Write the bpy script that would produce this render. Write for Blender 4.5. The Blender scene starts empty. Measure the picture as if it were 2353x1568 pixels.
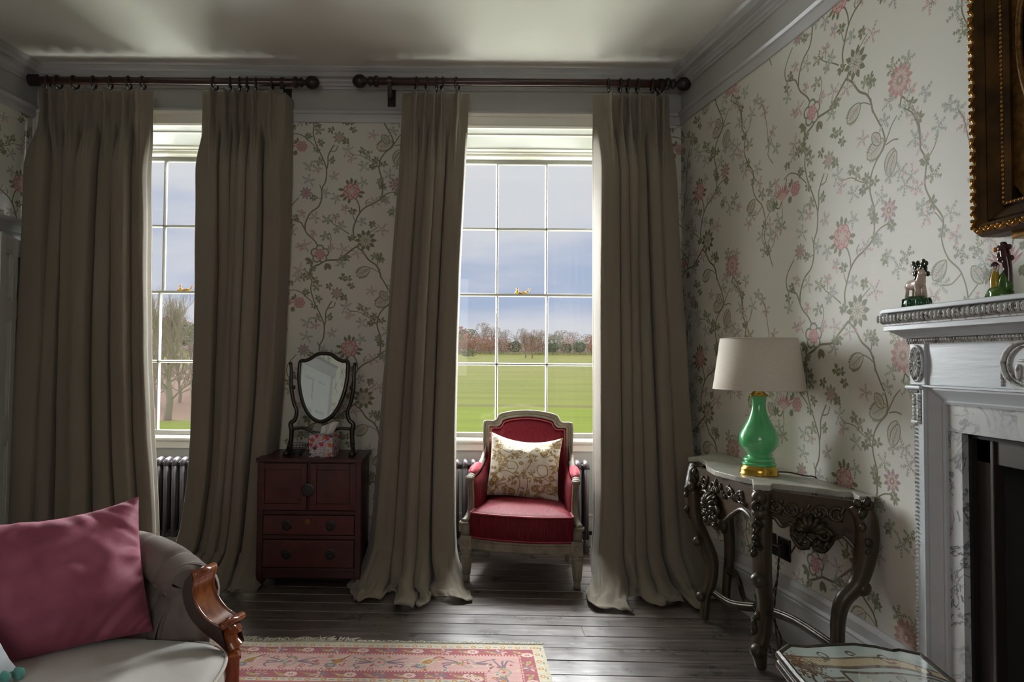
import bpy, math, random
import numpy as np
from mathutils import Vector, Matrix, noise
random.seed(7)
R = math.radians
SC = bpy.context.scene
COL = SC.collection
# ------------------------------------------------------------------ camera
F, PX, PY = 1500.0, 1050.0, 784.0
CAM = Vector((0, 0, 1.28))
ROT = Matrix.Rotation(R(90 + 1.738), 3, 'X') @ Matrix.Rotation(R(0.5), 3, 'Z')
cd = bpy.data.cameras.new('camera'); cam = bpy.data.objects.new('camera', cd); COL.objects.link(cam)
cd.sensor_width = 36; cd.lens = F / 2353 * 36; cd.shift_x = (1176.5 - PX) / 2353; cd.clip_start = .05; cd.clip_end = 2000
cam.matrix_world = Matrix.Translation(CAM) @ ROT.to_4x4()
SC.camera = cam
def ray(px, py): return ROT @ Vector(((px - PX) / F, -(py - PY) / F, -1))
def at(px, py, Y):
    d = ray(px, py); return CAM + d * (Y / d.y)
def ath(px, py, z):
    d = ray(px, py); return CAM + d * ((z - CAM.z) / d.z)
def atx(px, py, X):
    d = ray(px, py); return CAM + d * (X / d.x)
# ------------------------------------------------------------------ look
SC.view_settings.view_transform = 'Standard'; SC.view_settings.look = 'None'
SC.view_settings.gamma = 1; SC.view_settings.use_curve_mapping = False
SC.view_settings.exposure = 0.0
# ------------------------------------------------------------------ world: cloudy sky
W = bpy.data.worlds.new('sky'); SC.world = W; W.use_nodes = True
nt = W.node_tree; nt.nodes.clear()
def N(nt, t, **k):
    n = nt.nodes.new(t)
    for a, b in k.items():
        if a.startswith('i_'):
            n.inputs[a[2:].replace('_', ' ')].default_value = b
        else: setattr(n, a, b)
    return n
def ramp(nt, stops, src=None, interp='LINEAR'):
    r = nt.nodes.new('ShaderNodeValToRGB'); cr = r.color_ramp; cr.interpolation = interp
    while len(cr.elements) < len(stops): cr.elements.new(.5)
    for e, (p, c) in zip(cr.elements, stops):
        e.position = p; e.color = (c, c, c, 1) if isinstance(c, (int, float)) else (*c, 1)
    if src is not None: nt.links.new(src, r.inputs[0])
    return r
SKY = 1.0
tc = N(nt, 'ShaderNodeTexCoord'); mp = N(nt, 'ShaderNodeMapping'); mp.inputs['Scale'].default_value = (1.5, 1.5, 6.5)
mp.inputs['Location'].default_value = (.35, 0, .12)
nt.links.new(tc.outputs['Generated'], mp.inputs[0])
nz = N(nt, 'ShaderNodeTexNoise', i_Scale=1.35, i_Detail=6.0, i_Roughness=.52); nt.links.new(mp.outputs[0], nz.inputs[0])
sp = N(nt, 'ShaderNodeSeparateXYZ'); nt.links.new(tc.outputs['Generated'], sp.inputs[0])
elev = ramp(nt, [(0, .62), (.03, .60), (.09, .30), (.17, .42), (.27, .68), (1, .7)], sp.outputs[2])
ad = N(nt, 'ShaderNodeMath', operation='ADD'); nt.links.new(nz.outputs[0], ad.inputs[0]); nt.links.new(elev.outputs[0], ad.inputs[1])
cl = ramp(nt, [(.0, (.36, .47, .70)), (.40, (.43, .51, .69)), (.52, (.58, .62, .74)), (.62, (.68, .70, .76)), (1, (.74, .74, .76))])
hl = N(nt, 'ShaderNodeMath', operation='MULTIPLY_ADD'); hl.inputs[1].default_value = 1.0; hl.inputs[2].default_value = -.42
nt.links.new(ad.outputs[0], hl.inputs[0]); nt.links.new(hl.outputs[0], cl.inputs[0])
bg = N(nt, 'ShaderNodeBackground', i_Strength=SKY); nt.links.new(cl.outputs[0], bg.inputs[0])
wo = N(nt, 'ShaderNodeOutputWorld'); nt.links.new(bg.outputs[0], wo.inputs[0])
# ------------------------------------------------------------------ lamps: veiled sun, plus added unseen area lamps that strengthen the window light
def sun(name, direction, strength, angle, col=(1, 1, 1)):
    l = bpy.data.lights.new(name, 'SUN'); l.energy = strength; l.angle = R(angle); l.color = col
    o = bpy.data.objects.new(name, l); COL.objects.link(o)
    o.rotation_euler = Vector(direction).to_track_quat('-Z', 'Y').to_euler(); return o
def area(name, loc, target, sx, sy, power, col=(1, 1, 1), spread=180):
    l = bpy.data.lights.new(name, 'AREA'); l.shape = 'RECTANGLE'; l.size = sx; l.size_y = sy; l.energy = power; l.color = col
    l.spread = R(spread)
    o = bpy.data.objects.new(name, l); COL.objects.link(o); o.location = loc
    o.rotation_euler = (Vector(target) - Vector(loc)).to_track_quat('-Z', 'Y').to_euler(); return o
sun('sun_veiled', (.55, -1, -.30), 8.0, 80, (.97, .99, 1))
for wx in (-1.89, .46):
    area('fill_above_window', (wx, 6.0, 3.75), (wx, 3.6, .6), 1.6, 1.0, 800, (.95, .98, 1))  # added unseen lamp over the window head, strengthens light falling inwards
    area('fill_below_sill', (wx, 5.7, -.25), (wx, 3.6, 2.9), 1.6, 1.2, 135, (.95, 1, .90))  # added unseen lamp under the sill, brightens the ceiling
area('fill_between_windows', (-1.0, 6.5, 2.2), (.45, 4.1, 1.5), 1.2, 1.8, 150, (.93, .97, 1), 125)  # added lamp hidden behind the wall between the windows, brightens the right wall
area('fill_outside_right', (2.3, 6.4, 2.2), (.35, 4.1, 1.5), 1.2, 1.8, 260, (.95, .98, 1), 110)  # added unseen lamp outside, brightens the sofa side
area('fill_far_left', (-3.9, 6.3, 2.2), (-1.75, 4.1, 1.5), 1.4, 1.8, 430, (.93, .97, 1))  # added unseen lamp outside the left window, brightens the fireplace side
area('fill_behind_camera', (-.6, -2.7, 1.9), (0, 3, 1.3), 1.6, 1.8, 25, (1, .98, .95))  # added fill lamp behind the camera, no window is built there
# ------------------------------------------------------------------ mesh builder
def cr(pts, n=8, closed=False):
    P = [Vector(p) for p in pts]; out = []
    m = len(P)
    for i in range(m if closed else m - 1):
        if closed: a, b, c, d = P[(i - 1) % m], P[i], P[(i + 1) % m], P[(i + 2) % m]
        else: a, b, c, d = P[max(i - 1, 0)], P[i], P[i + 1], P[min(i + 2, m - 1)]
        for k in range(n):
            t = k / n
            out.append(.5 * ((2 * b) + (c - a) * t + (2 * a - 5 * b + 4 * c - d) * t * t + (3 * b - a - 3 * c + d) * t ** 3))
    if not closed: out.append(P[-1])
    return out
class MB:
    def __init__(s): s.v = []; s.f = []; s.mi = []; s.uv = []; s.cur = 0
    def add(s, vs, fs, uvs=None):
        b = len(s.v); s.v += [tuple(p) for p in vs]
        for k, f in enumerate(fs):
            s.f.append([b + i for i in f]); s.mi.append(s.cur)
            s.uv.append(uvs[k] if uvs else None)
        return s
    def box(s, x0, x1, y0, y1, z0, z1, T=None):
        vs = [Vector((x, y, z)) for z in (z0, z1) for y in (y0, y1) for x in (x0, x1)]
        if T: vs = [T @ p for p in vs]
        return s.add(vs, [(0, 2, 3, 1), (4, 5, 7, 6), (0, 1, 5, 4), (2, 6, 7, 3), (0, 4, 6, 2), (1, 3, 7, 5)])
    def lathe(s, prof, seg=24, T=None, a0=0, a1=2 * math.pi, caps=True):
        full = abs(a1 - a0 - 2 * math.pi) < 1e-6; n = seg if full else seg + 1
        vs = []
        for r, z in prof:
            for k in range(n):
                a = a0 + (a1 - a0) * k / seg; vs.append(Vector((r * math.cos(a), r * math.sin(a), z)))
        if T: vs = [T @ p for p in vs]
        fs = []
        for i in range(len(prof) - 1):
            for k in range(seg):
                k2 = (k + 1) % n
                fs.append((i * n + k, i * n + k2, (i + 1) * n + k2, (i + 1) * n + k))
        if caps and full:
            if prof[0][0] > 1e-5: fs.append(tuple(range(n - 1, -1, -1)))
            if prof[-1][0] > 1e-5: fs.append(tuple((len(prof) - 1) * n + k for k in range(n)))
        return s.add(vs, fs)
    def tube(s, pts, rad, seg=8, closed=False, sq=1.0, caps=True, up=None):
        P = [Vector(p) for p in pts]; n = len(P)
        rr = [rad] * n if isinstance(rad, (int, float)) else [rad[0] + 0 for _ in ()] or list(rad)
        if len(rr) != n:
            rr = [float(np.interp(i / (n - 1), np.linspace(0, 1, len(rr)), rr)) for i in range(n)]
        vs = []; prev = None
        for i in range(n):
            t = (P[(i + 1) % n] - P[i - 1]) if closed else (P[min(i + 1, n - 1)] - P[max(i - 1, 0)])
            if t.length < 1e-9: t = Vector((0, 0, 1))
            t.normalize()
            if up is not None: q = Vector(up)
            else: q = prev if prev is not None else (Vector((0, 0, 1)) if abs(t.z) < .9 else Vector((1, 0, 0)))
            q = q - t * q.dot(t)
            if q.length < 1e-6: q = Vector((1, 0, 0)) - t * t.x
            q.normalize(); prev = q; b = t.cross(q)
            for k in range(seg):
                a = 2 * math.pi * k / seg
                vs.append(P[i] + (q * math.cos(a) * sq + b * math.sin(a)) * rr[i])
        fs = []
        for i in range(n if closed else n - 1):
            j = (i + 1) % n
            for k in range(seg):
                k2 = (k + 1) % seg; fs.append((i * seg + k, i * seg + k2, j * seg + k2, j * seg + k))
        if caps and not closed:
            fs.append(tuple(range(seg - 1, -1, -1))); fs.append(tuple((n - 1) * seg + k for k in range(seg)))
        return s.add(vs, fs)
    def prism(s, poly, fn0, fn1):
        n = len(poly)
        vs = [fn0(*p) for p in poly] + [fn1(*p) for p in poly]
        fs = [tuple(range(n - 1, -1, -1)), tuple(range(n, 2 * n))] + [(i, (i + 1) % n, n + (i + 1) % n, n + i) for i in range(n)]
        return s.add(vs, fs)
    def grid(s, fn, nu, nv, uv=True, wu=False):
        vs = [fn(i / nu, j / nv) for j in range(nv + 1) for i in range(nu + 1)]
        fs = []; us = []
        for j in range(nv):
            for i in range(nu):
                a = j * (nu + 1) + i; fs.append((a, a + 1, a + nu + 2, a + nu + 1))
                us.append([(i / nu, j / nv), ((i + 1) / nu, j / nv), ((i + 1) / nu, (j + 1) / nv), (i / nu, (j + 1) / nv)])
        return s.add(vs, fs, us if uv else None)
    def ball(s, c, r, seg=12, rings=8, T=None):
        if isinstance(r, (int, float)): r = (r, r, r)
        vs = []; fs = []
        vs.append(Vector((0, 0, -1)))
        for i in range(1, rings):
            a = math.pi * i / rings - math.pi / 2
            for k in range(seg):
                b = 2 * math.pi * k / seg; vs.append(Vector((math.cos(a) * math.cos(b), math.cos(a) * math.sin(b), math.sin(a))))
        vs.append(Vector((0, 0, 1)))
        for k in range(seg): fs.append((0, 1 + (k + 1) % seg, 1 + k))
        for i in range(rings - 2):
            for k in range(seg):
                a = 1 + i * seg; fs.append((a + k, a + (k + 1) % seg, a + seg + (k + 1) % seg, a + seg + k))
        L = len(vs) - 1; a = 1 + (rings - 2) * seg
        for k in range(seg): fs.append((a + k, a + (k + 1) % seg, L))
        vs = [Vector((p.x * r[0], p.y * r[1], p.z * r[2])) for p in vs]
        if T: vs = [T @ p for p in vs]
        return s.add([p + Vector(c) for p in vs], fs)
    def build(s, name, mats, parent=None, smooth=False, bevel=0, kind=None, sub=0, solid=0, bseg=2, weld=False, recalc=True):
        me = bpy.data.meshes.new(name); me.from_pydata(s.v, [], s.f)
        if not isinstance(mats, (list, tuple)): mats = [mats]
        for m in mats: me.materials.append(m)
        if len(mats) > 1: me.polygons.foreach_set('material_index', s.mi)
        if any(u is not None for u in s.uv):
            uvl = me.uv_layers.new(name='UVMap'); flat = []
            for f, u in zip(s.f, s.uv):
                for k in range(len(f)): flat += list(u[k]) if u else (0., 0.)
            uvl.data.foreach_set('uv', flat)
        if smooth: me.polygons.foreach_set('use_smooth', [True] * len(me.polygons))
        me.update()
        if recalc:
            import bmesh
            b = bmesh.new(); b.from_mesh(me)
            if weld: bmesh.ops.remove_doubles(b, verts=b.verts, dist=1e-5)
            bmesh.ops.recalc_face_normals(b, faces=b.faces); b.to_mesh(me); b.free()
        o = bpy.data.objects.new(name, me); COL.objects.link(o)
        if parent: o.parent = parent
        if solid: m = o.modifiers.new('t', 'SOLIDIFY'); m.thickness = solid; m.offset = 0
        if sub: m = o.modifiers.new('s', 'SUBSURF'); m.levels = sub; m.render_levels = sub
        if bevel:
            m = o.modifiers.new('b', 'BEVEL'); m.width = bevel; m.segments = bseg; m.limit_method = 'ANGLE'; m.angle_limit = R(40)
            if smooth is False: me.polygons.foreach_set('use_smooth', [False] * len(me.polygons))
        if kind: o['kind'] = kind
        return o
def empty(name, loc=(0, 0, 0), rz=0, label=None, cat=None, group=None, kind=None):
    o = bpy.data.objects.new(name, None); COL.objects.link(o); o.location = loc; o.rotation_euler = (0, 0, rz); o.empty_display_size = .1
    tag(o, label, cat, group, kind); return o
def tag(o, label=None, cat=None, group=None, kind=None):
    if label: o['label'] = label
    if cat: o['category'] = cat
    if group: o['group'] = group
    if kind: o['kind'] = kind
    return o
def dup(o, parent=None):
    c = o.copy(); COL.objects.link(c); c.parent = parent; return c
def dup_tree(o, parent=None):
    c = dup(o, parent)
    for ch in list(o.children):
        if ch.name in bpy.data.objects: dup_tree(ch, c)
    return c
def fr(loc, rot=(0, 0, 0), sc=(1, 1, 1)):
    from mathutils import Euler
    return Matrix.Translation(Vector(loc)) @ Euler(rot).to_matrix().to_4x4() @ Matrix.Diagonal((*sc, 1))
# ------------------------------------------------------------------ materials
def srgb(r, g, b):
    return tuple(((c / 255) / 12.92 if c / 255 <= .04045 else ((c / 255 + .055) / 1.055) ** 2.4) for c in (r, g, b))
def mat(name, col, rough=.5, metal=0, spec=.5, sheen=0, bump=0, bscale=60, var=0, vscale=6, stretch=(1, 1, 1), trans=0, coat=0, alt=None, detail=4, vramp=(.35, .65), sss=0):
    m = bpy.data.materials.new(name); m.use_nodes = True; t = m.node_tree; b = t.nodes['Principled BSDF']
    b.inputs['Base Color'].default_value = (*col, 1); b.inputs['Roughness'].default_value = rough; b.inputs['Metallic'].default_value = metal
    b.inputs['Specular IOR Level'].default_value = spec; b.inputs['Sheen Weight'].default_value = sheen; b.inputs['Coat Weight'].default_value = coat
    b.inputs['Transmission Weight'].default_value = trans
    if sheen: b.inputs['Sheen Roughness'].default_value = .35
    tcn = N(t, 'ShaderNodeTexCoord'); mpn = N(t, 'ShaderNodeMapping'); mpn.inputs['Scale'].default_value = stretch
    t.links.new(tcn.outputs['Object'], mpn.inputs[0])
    if var or alt:
        n = N(t, 'ShaderNodeTexNoise', i_Scale=vscale, i_Detail=float(detail), i_Roughness=.6); t.links.new(mpn.outputs[0], n.inputs[0])
        c2 = alt if alt else tuple(max(0, c * (1 - var)) for c in col)
        c1 = col if alt else tuple(min(1, c * (1 + var)) for c in col)
        r = ramp(t, [(vramp[0], c2), (vramp[1], c1)], n.outputs[0]); t.links.new(r.outputs[0], b.inputs['Base Color'])
    if bump:
        n2 = N(t, 'ShaderNodeTexNoise', i_Scale=bscale, i_Detail=3.0); t.links.new(mpn.outputs[0], n2.inputs[0])
        bp = N(t, 'ShaderNodeBump', i_Strength=bump, i_Distance=.004); t.links.new(n2.outputs[0], bp.inputs['Height']); t.links.new(bp.outputs[0], b.inputs['Normal'])
    return m
# ------------------------------------------------------------------ printed patterns, drawn here stroke by stroke
class Paint:
    def __init__(s, w, h, bg, half=False):
        s.w, s.h, s.half = w, h, half; s.a = np.empty((h, w, 3), np.float32); s.a[:] = np.array(bg, np.float32) / 255
    def blend(s, x0, x1, y0, y1, fn, col, op=1.0):
        x0, x1, y0, y1 = int(math.floor(x0)), int(math.ceil(x1)), int(math.floor(y0)), int(math.ceil(y1))
        if x1 <= x0 or y1 <= y0: return
        xs = np.arange(x0, x1); ys = np.arange(y0, y1)
        X, Y = np.meshgrid(xs + .5, ys + .5)
        al = np.clip(fn(X, Y), 0, 1) * op
        IX, IY = np.meshgrid(xs, ys); c = np.floor_divide(IX, s.w); IX = IX - c * s.w
        if s.half: IY = IY + c * (s.h // 2)
        elif (c != 0).any(): al = np.where(c == 0, al, 0)
        if not s.half: al = np.where((IY >= 0) & (IY < s.h), al, 0)
        IY = IY % s.h
        al = al[..., None]; s.a[IY, IX] = s.a[IY, IX] * (1 - al) + np.array(col, np.float32) / 255 * al
    def leaf(s, x, y, L, w, ang, col, op=1, rib=None, p=.8):
        ca, sa = math.cos(ang), math.sin(ang); cx, cy = x + ca * L / 2, y + sa * L / 2; r = L / 2 + w + 2
        def f(X, Y):
            a = (X - x) * ca + (Y - y) * sa; b = -(X - x) * sa + (Y - y) * ca
            t = np.clip(a / L, 0, 1); return w * np.sin(np.pi * t) ** p - np.abs(b) + .5
        s.blend(cx - r, cx + r, cy - r, cy + r, f, col, op)
        if rib: s.stroke([(x, y), (x + ca * L * .9, y + sa * L * .9)], max(.6, w * .12), rib, raw=True)
    def disc(s, x, y, r, col, op=1, ry=None):
        ry = ry or r
        s.blend(x - r - 2, x + r + 2, y - ry - 2, y + ry + 2, lambda X, Y: (1 - np.sqrt(((X - x) / r) ** 2 + ((Y - y) / ry) ** 2)) * min(r, ry) + .5, col, op)
    def ring(s, x, y, r, w, col, op=1):
        s.blend(x - r - w - 2, x + r + w + 2, y - r - w - 2, y + r + w + 2, lambda X, Y: w - np.abs(np.sqrt((X - x) ** 2 + (Y - y) ** 2) - r) + .5, col, op)
    def stroke(s, pts, w, col, op=1, raw=False, taper=None):
        P = [(p[0], p[1]) for p in (pts if raw else [tuple(q) for q in cr([(a, b, 0) for a, b in pts], 8)])]
        n = len(P) - 1
        for i in range(n):
            (ax, ay), (bx, by) = P[i], P[i + 1]; ww = w if taper is None else w + (taper - w) * i / n
            dx, dy = bx - ax, by - ay; L2 = dx * dx + dy * dy + 1e-9
            def f(X, Y):
                t = np.clip(((X - ax) * dx + (Y - ay) * dy) / L2, 0, 1)
                return ww - np.sqrt((X - ax - t * dx) ** 2 + (Y - ay - t * dy) ** 2) + .5
            m = ww + 2
            s.blend(min(ax, bx) - m, max(ax, bx) + m, min(ay, by) - m, max(ay, by) + m, f, col, op)
    def rect(s, x0, x1, y0, y1, col, op=1):
        s.a[int(max(0, y0)):int(y1), int(max(0, x0)):int(x1)] = s.a[int(max(0, y0)):int(y1), int(max(0, x0)):int(x1)] * (1 - op) + np.array(col, np.float32) / 255 * op
    def image(s, name):
        im = bpy.data.images.new(name, s.w, s.h); px = np.ones((s.h, s.w, 4), np.float32); px[..., :3] = s.a[::-1]
        im.pixels.foreach_set(px.ravel()); im.update(); im.pack(); return im
def print_mat(name, im, rough=.6, half=False, bump=0, bscale=300, sheen=0, rep='REPEAT', spec=.4, alphaish=None):
    m = bpy.data.materials.new(name); m.use_nodes = True; t = m.node_tree; b = t.nodes['Principled BSDF']
    b.inputs['Roughness'].default_value = rough; b.inputs['Sheen Weight'].default_value = sheen; b.inputs['Specular IOR Level'].default_value = spec
    uv = N(t, 'ShaderNodeUVMap'); tx = N(t, 'ShaderNodeTexImage'); tx.image = im; tx.extension = rep
    if half:
        sx = N(t, 'ShaderNodeSeparateXYZ'); t.links.new(uv.outputs[0], sx.inputs[0])
        fl = N(t, 'ShaderNodeMath', operation='FLOOR'); t.links.new(sx.outputs[0], fl.inputs[0])
        ma = N(t, 'ShaderNodeMath', operation='MULTIPLY_ADD'); ma.inputs[1].default_value = .5
        t.links.new(fl.outputs[0], ma.inputs[0]); t.links.new(sx.outputs[1], ma.inputs[2])
        cb = N(t, 'ShaderNodeCombineXYZ'); t.links.new(sx.outputs[0], cb.inputs[0]); t.links.new(ma.outputs[0], cb.inputs[1]); t.links.new(cb.outputs[0], tx.inputs[0])
    else: t.links.new(uv.outputs[0], tx.inputs[0])
    t.links.new(tx.outputs[0], b.inputs['Base Color'])
    if bump:
        n2 = N(t, 'ShaderNodeTexNoise', i_Scale=float(bscale), i_Detail=2.0); tcn = N(t, 'ShaderNodeTexCoord'); t.links.new(tcn.outputs['Object'], n2.inputs[0])
        bp = N(t, 'ShaderNodeBump', i_Strength=bump, i_Distance=.003); t.links.new(n2.outputs[0], bp.inputs['Height']); t.links.new(bp.outputs[0], b.inputs['Normal'])
    return m
# wallpaper tile 1.2 m x 0.994 m
KW = .8477
OLI, BRN, OL2, PNK, RED, LPK, GRY, LGY, MAU = (128, 128, 100), (124, 116, 92), (146, 148, 124), (188, 140, 138), (172, 108, 110), (206, 176, 170), (152, 156, 150), (176, 178, 170), (164, 140, 146)
def wallpaper():
    rs = random.Random(3)
    p = Paint(1536, 1272, (208, 206, 196), half=True)
    K = KW
    def S(pts, w=8, col=BRN, taper=None):
        q = [(x * K, y * K) for x, y in pts]; p.stroke(q, w * K * .8, col, taper=None if taper is None else taper * K * .8)
        p.stroke([(x + w * .25 * K, y) for x, y in q], w * K * .16, (96, 90, 68), .7)
    def leafs(x, y, n, r, cols, L=26, w=7, spread=6.28, a0=0):
        for i in range(n):
            a = a0 + spread * i / n + rs.uniform(-.3, .3); c = rs.choice(cols); l = L * rs.uniform(.7, 1.15)
            p.leaf((x + math.cos(a) * r * .25) * K, (y + math.sin(a) * r * .25) * K, l * K, w * K, a, c, .95, tuple(int(k * .8) for k in c))
    def sprig(x, y, ang, L, n, cols, ll=15, lw=4.5):
        S([(x, y), (x + math.cos(ang) * L * .5 + rs.uniform(-6, 6), y + math.sin(ang) * L * .5), (x + math.cos(ang) * L, y + math.sin(ang) * L)], 2.6, GRY if cols[0] != OLI else OL2)
        for i in range(n):
            t = (i + 1) / n; bx, by = x + math.cos(ang) * L * t, y + math.sin(ang) * L * t
            for sd in (-1, 1):
                a = ang + sd * rs.uniform(.6, 1.1); c = rs.choice(cols)
                p.leaf(bx * K, by * K, ll * K * rs.uniform(.8, 1.2), lw * K, a, c, .9)
        p.leaf((x + math.cos(ang) * L) * K, (y + math.sin(ang) * L) * K, ll * K, lw * K, ang, cols[0])
    def cluster(x, y, r, cols, n=5, ll=15):
        a0 = rs.uniform(0, 6.28)
        for i in range(n): sprig(x, y, a0 + 6.28 * i / n + rs.uniform(-.25, .25), r * rs.uniform(.6, 1), 3, cols, ll)
    def flower(x, y, r, n, out, inn, cen, jag=0, lay=2, core=.28):
        for l in range(lay):
            rr = r * (1 - .34 * l)
            for i in range(n):
                a = 6.28 * (i + .5 * l) / n
                cx, cy = x + math.cos(a) * rr * .58, y + math.sin(a) * rr * .58
                if jag: p.leaf((x + math.cos(a) * rr * .2) * K, (y + math.sin(a) * rr * .2) * K, rr * .9 * K, rr * .2 * K, a, out if l % 2 == 0 else inn, 1, cen)
                else:
                    p.disc(cx * K, cy * K, rr * .42 * K, out); p.disc(cx * K, cy * K, rr * .32 * K, inn); p.ring(cx * K, cy * K, rr * .2 * K, 1.4, out, .7)
        p.disc(x * K, y * K, r * core * K, cen); p.disc(x * K, y * K, r * core * .55 * K, inn)
        for i in range(8): p.disc((x + math.cos(i * .785) * r * core * .8) * K, (y + math.sin(i * .785) * r * core * .8) * K, 1.8, out)
    def bigleaf(x, y, L, w, ang, teeth=True):
        c, s2 = math.cos(ang), math.sin(ang)
        if teeth:
            for i in range(9):
                t = .12 + .8 * i / 9; hw = w * math.sin(math.pi * t) ** .8
                for sd in (-1, 1):
                    p.leaf((x + c * L * t - s2 * hw * sd * .8) * K, (y + s2 * L * t + c * hw * sd * .8) * K, 22 * K, 6 * K, ang + sd * .8, OLI)
        p.leaf(x * K, y * K, L * K, w * K, ang, OLI, p=.6); p.leaf((x + c * 6) * K, (y + s2 * 6) * K, (L - 14) * K, (w - 9) * K, ang, (196, 190, 176), p=.6)
        for i in range(6):
            t = .2 + .6 * i / 6; hw = w * .62 * math.sin(math.pi * t)
            for sd in (-1, 1): p.stroke([((x + c * L * t) * K, (y + s2 * L * t) * K), ((x + c * L * (t + .12) - s2 * hw * sd) * K, (y + s2 * L * (t + .12) + c * hw * sd) * K)], 1.5, MAU if sd > 0 else OL2, raw=True)
        S([(x, y), (x + c * L * .85, y + s2 * L * .85)], 2.6, OLI)
    G1, G2, P1 = [OLI, OL2, OLI], [GRY, OL2, LGY], [LPK, PNK, GRY]
    # main stems (traced by eye, in the pattern's own frame)
    S([(245, 1530), (270, 1470), (335, 1435), (400, 1400), (520, 1390), (590, 1335), (680, 1265)], 10)
    S([(320, 1270), (285, 1215), (215, 1150), (180, 1090), (150, 1040), (90, 1020), (50, 1000), (38, 930), (65, 870), (125, 800)], 8, taper=5)
    S([(190, 1110), (195, 1040), (240, 945), (315, 885), (345, 800), (345, 715), (380, 640), (388, 540), (375, 480), (330, 380), (290, 300), (255, 180), (260, 100), (240, 30), (245, -20)], 9, taper=6)
    S([(385, 540), (400, 470), (400, 400), (425, 340), (455, 290)], 7); S([(415, 355), (470, 345), (490, 300)], 5)
    S([(340, 715), (325, 680)], 5); S([(345, 800), (280, 810)], 4)
    S([(270, 300), (215, 250), (150, 200), (80, 183), (20, 205)], 5)
    S([(660, 1190), (650, 1100), (670, 1030), (705, 950), (760, 890), (850, 845), (915, 790), (925, 700), (925, 630), (890, 520), (900, 430), (945, 360), (1020, 290), (1010, 210), (960, 120), (915, 40), (905, -20)], 9, taper=7)
    S([(710, 940), (705, 880), (680, 820), (655, 800)], 7); S([(640, 950), (660, 1010), (675, 1030)], 4)
    S([(610, 1145), (560, 1110), (500, 1075), (450, 1040), (420, 1000)], 6, taper=3); S([(480, 1045), (478, 980), (495, 950)], 3)
    S([(915, 785), (980, 750), (1040, 735), (1065, 700)], 6, taper=4)
    S([(1030, 275), (1080, 200), (1125, 160)], 6, taper=4); S([(1035, 290), (1090, 283), (1130, 292)], 5)
    S([(680, 1265), (740, 1310), (800, 1390), (870, 1440), (905, 1500), (920, 1560)], 9)
    S([(880, 500), (850, 460), (790, 430), (720, 390), (620, 385)], 5, taper=3); S([(690, 1200), (780, 1150), (850, 1100), (880, 1080)], 4)
    S([(400, 1300), (430, 1250), (440, 1190), (430, 1150)], 4); S([(885, 1440), (890, 1400), (910, 1360)], 4); S([(900, 1510), (850, 1480), (815, 1470)], 4)
    S([(775, 870), (765, 840), (790, 810)], 4)
    # the other vines, right of the leaf vine
    S([(1150, 1620), (1165, 1540), (1150, 1500)], 7); S([(1155, 1560), (1230, 1640), (1290, 1760), (1300, 1900)], 7)
    S([(1300, 400), (1340, 480), (1330, 600), (1380, 700), (1450, 800), (1440, 900), (1480, 1000), (1560, 1080), (1600, 1200), (1590, 1330), (1640, 1450), (1690, 1560)], 7, taper=5)
    S([(1450, 820), (1400, 760), (1350, 750)], 4); S([(1340, 480), (1400, 420), (1430, 350)], 4); S([(1560, 1090), (1500, 1130), (1440, 1130)], 4)
    S([(1812 - 10, 1110), (1770, 1150), (1730, 1130), (1700, 1070)], 6); S([(1802, 1110), (1812, 1200), (1800, 1290)], 4); S([(1830, 1090), (1850, 1000), (1862, 960)], 6)
    S([(1640, 1450), (1700, 1400), (1730, 1330)], 4); S([(1600, 1210), (1660, 1150)], 4)
    # flowers
    flower(630, 735, 84, 7, RED, LPK, (188, 186, 160), core=.3, lay=2)
    for a, l in ((-1.6, 60), (-1.2, 50), (-2, 50), (3.3, 60), (2.7, 56), (2.3, 50), (.1, 56), (.5, 50), (1.8, 50)):
        p.leaf((630 + math.cos(a) * 72) * K, (735 + math.sin(a) * 72) * K, l * K, 15 * K, a, OLI, 1, (100, 100, 76))
    for i in range(5):
        a = -1.57 + i * 1.257; p.disc((335 + math.cos(a) * 50) * K, (1340 + math.sin(a) * 50) * K, 42 * K, (118, 122, 106)); p.disc((335 + math.cos(a) * 48) * K, (1340 + math.sin(a) * 48) * K, 30 * K, (206, 198, 186))
    flower(335, 1340, 52, 6, RED, LPK, PNK)
    leafs(260, 1390, 4, 40, [OLI], 62, 17, 2, 1.8); leafs(395, 1420, 3, 40, [OLI], 66, 18, 1.2, .8)
    flower(148, 305, 54, 6, RED, LPK, OL2, core=.22); leafs(110, 270, 3, 30, [OLI], 40, 12, 1.6, 3.4); leafs(100, 340, 3, 30, [OLI], 46, 13, 1.6, 1.5)
    flower(770, 1205, 96, 10, (118, 120, 96), (190, 184, 168), BRN, jag=1, core=.12); flower(505, 215, 60, 8, OL2, (180, 172, 158), PNK, jag=1); flower(195, 755, 58, 9, GRY, (180, 160, 156), RED, jag=1)
    flower(1050, 665, 66, 9, MAU, LPK, BRN, jag=1); flower(1150, 1475, 92, 13, PNK, LPK, OL2, jag=1, lay=3, core=.24)
    pass
    for i in range(9):
        a = -1.57 + (i - 4) * .24
        for k in range(3): p.leaf(1812 * K, (1105) * K, (116 - k * 26) * K, 8 * K, a, (RED, PNK, LPK)[k])
    # toothed leaves
    bigleaf(1020, 255, 170, 55, 2.75); bigleaf(985, 270, 110, 38, -2.3, False); bigleaf(1100, 330, 140, 46, 2.1, False); bigleaf(1045, 480, 150, 40, -1.1, False)
    bigleaf(815, 1468, 150, 50, 2.6); bigleaf(1690, 1150, 110, 36, -2.2, False); bigleaf(1470, 1010, 130, 42, 2.4)
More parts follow.
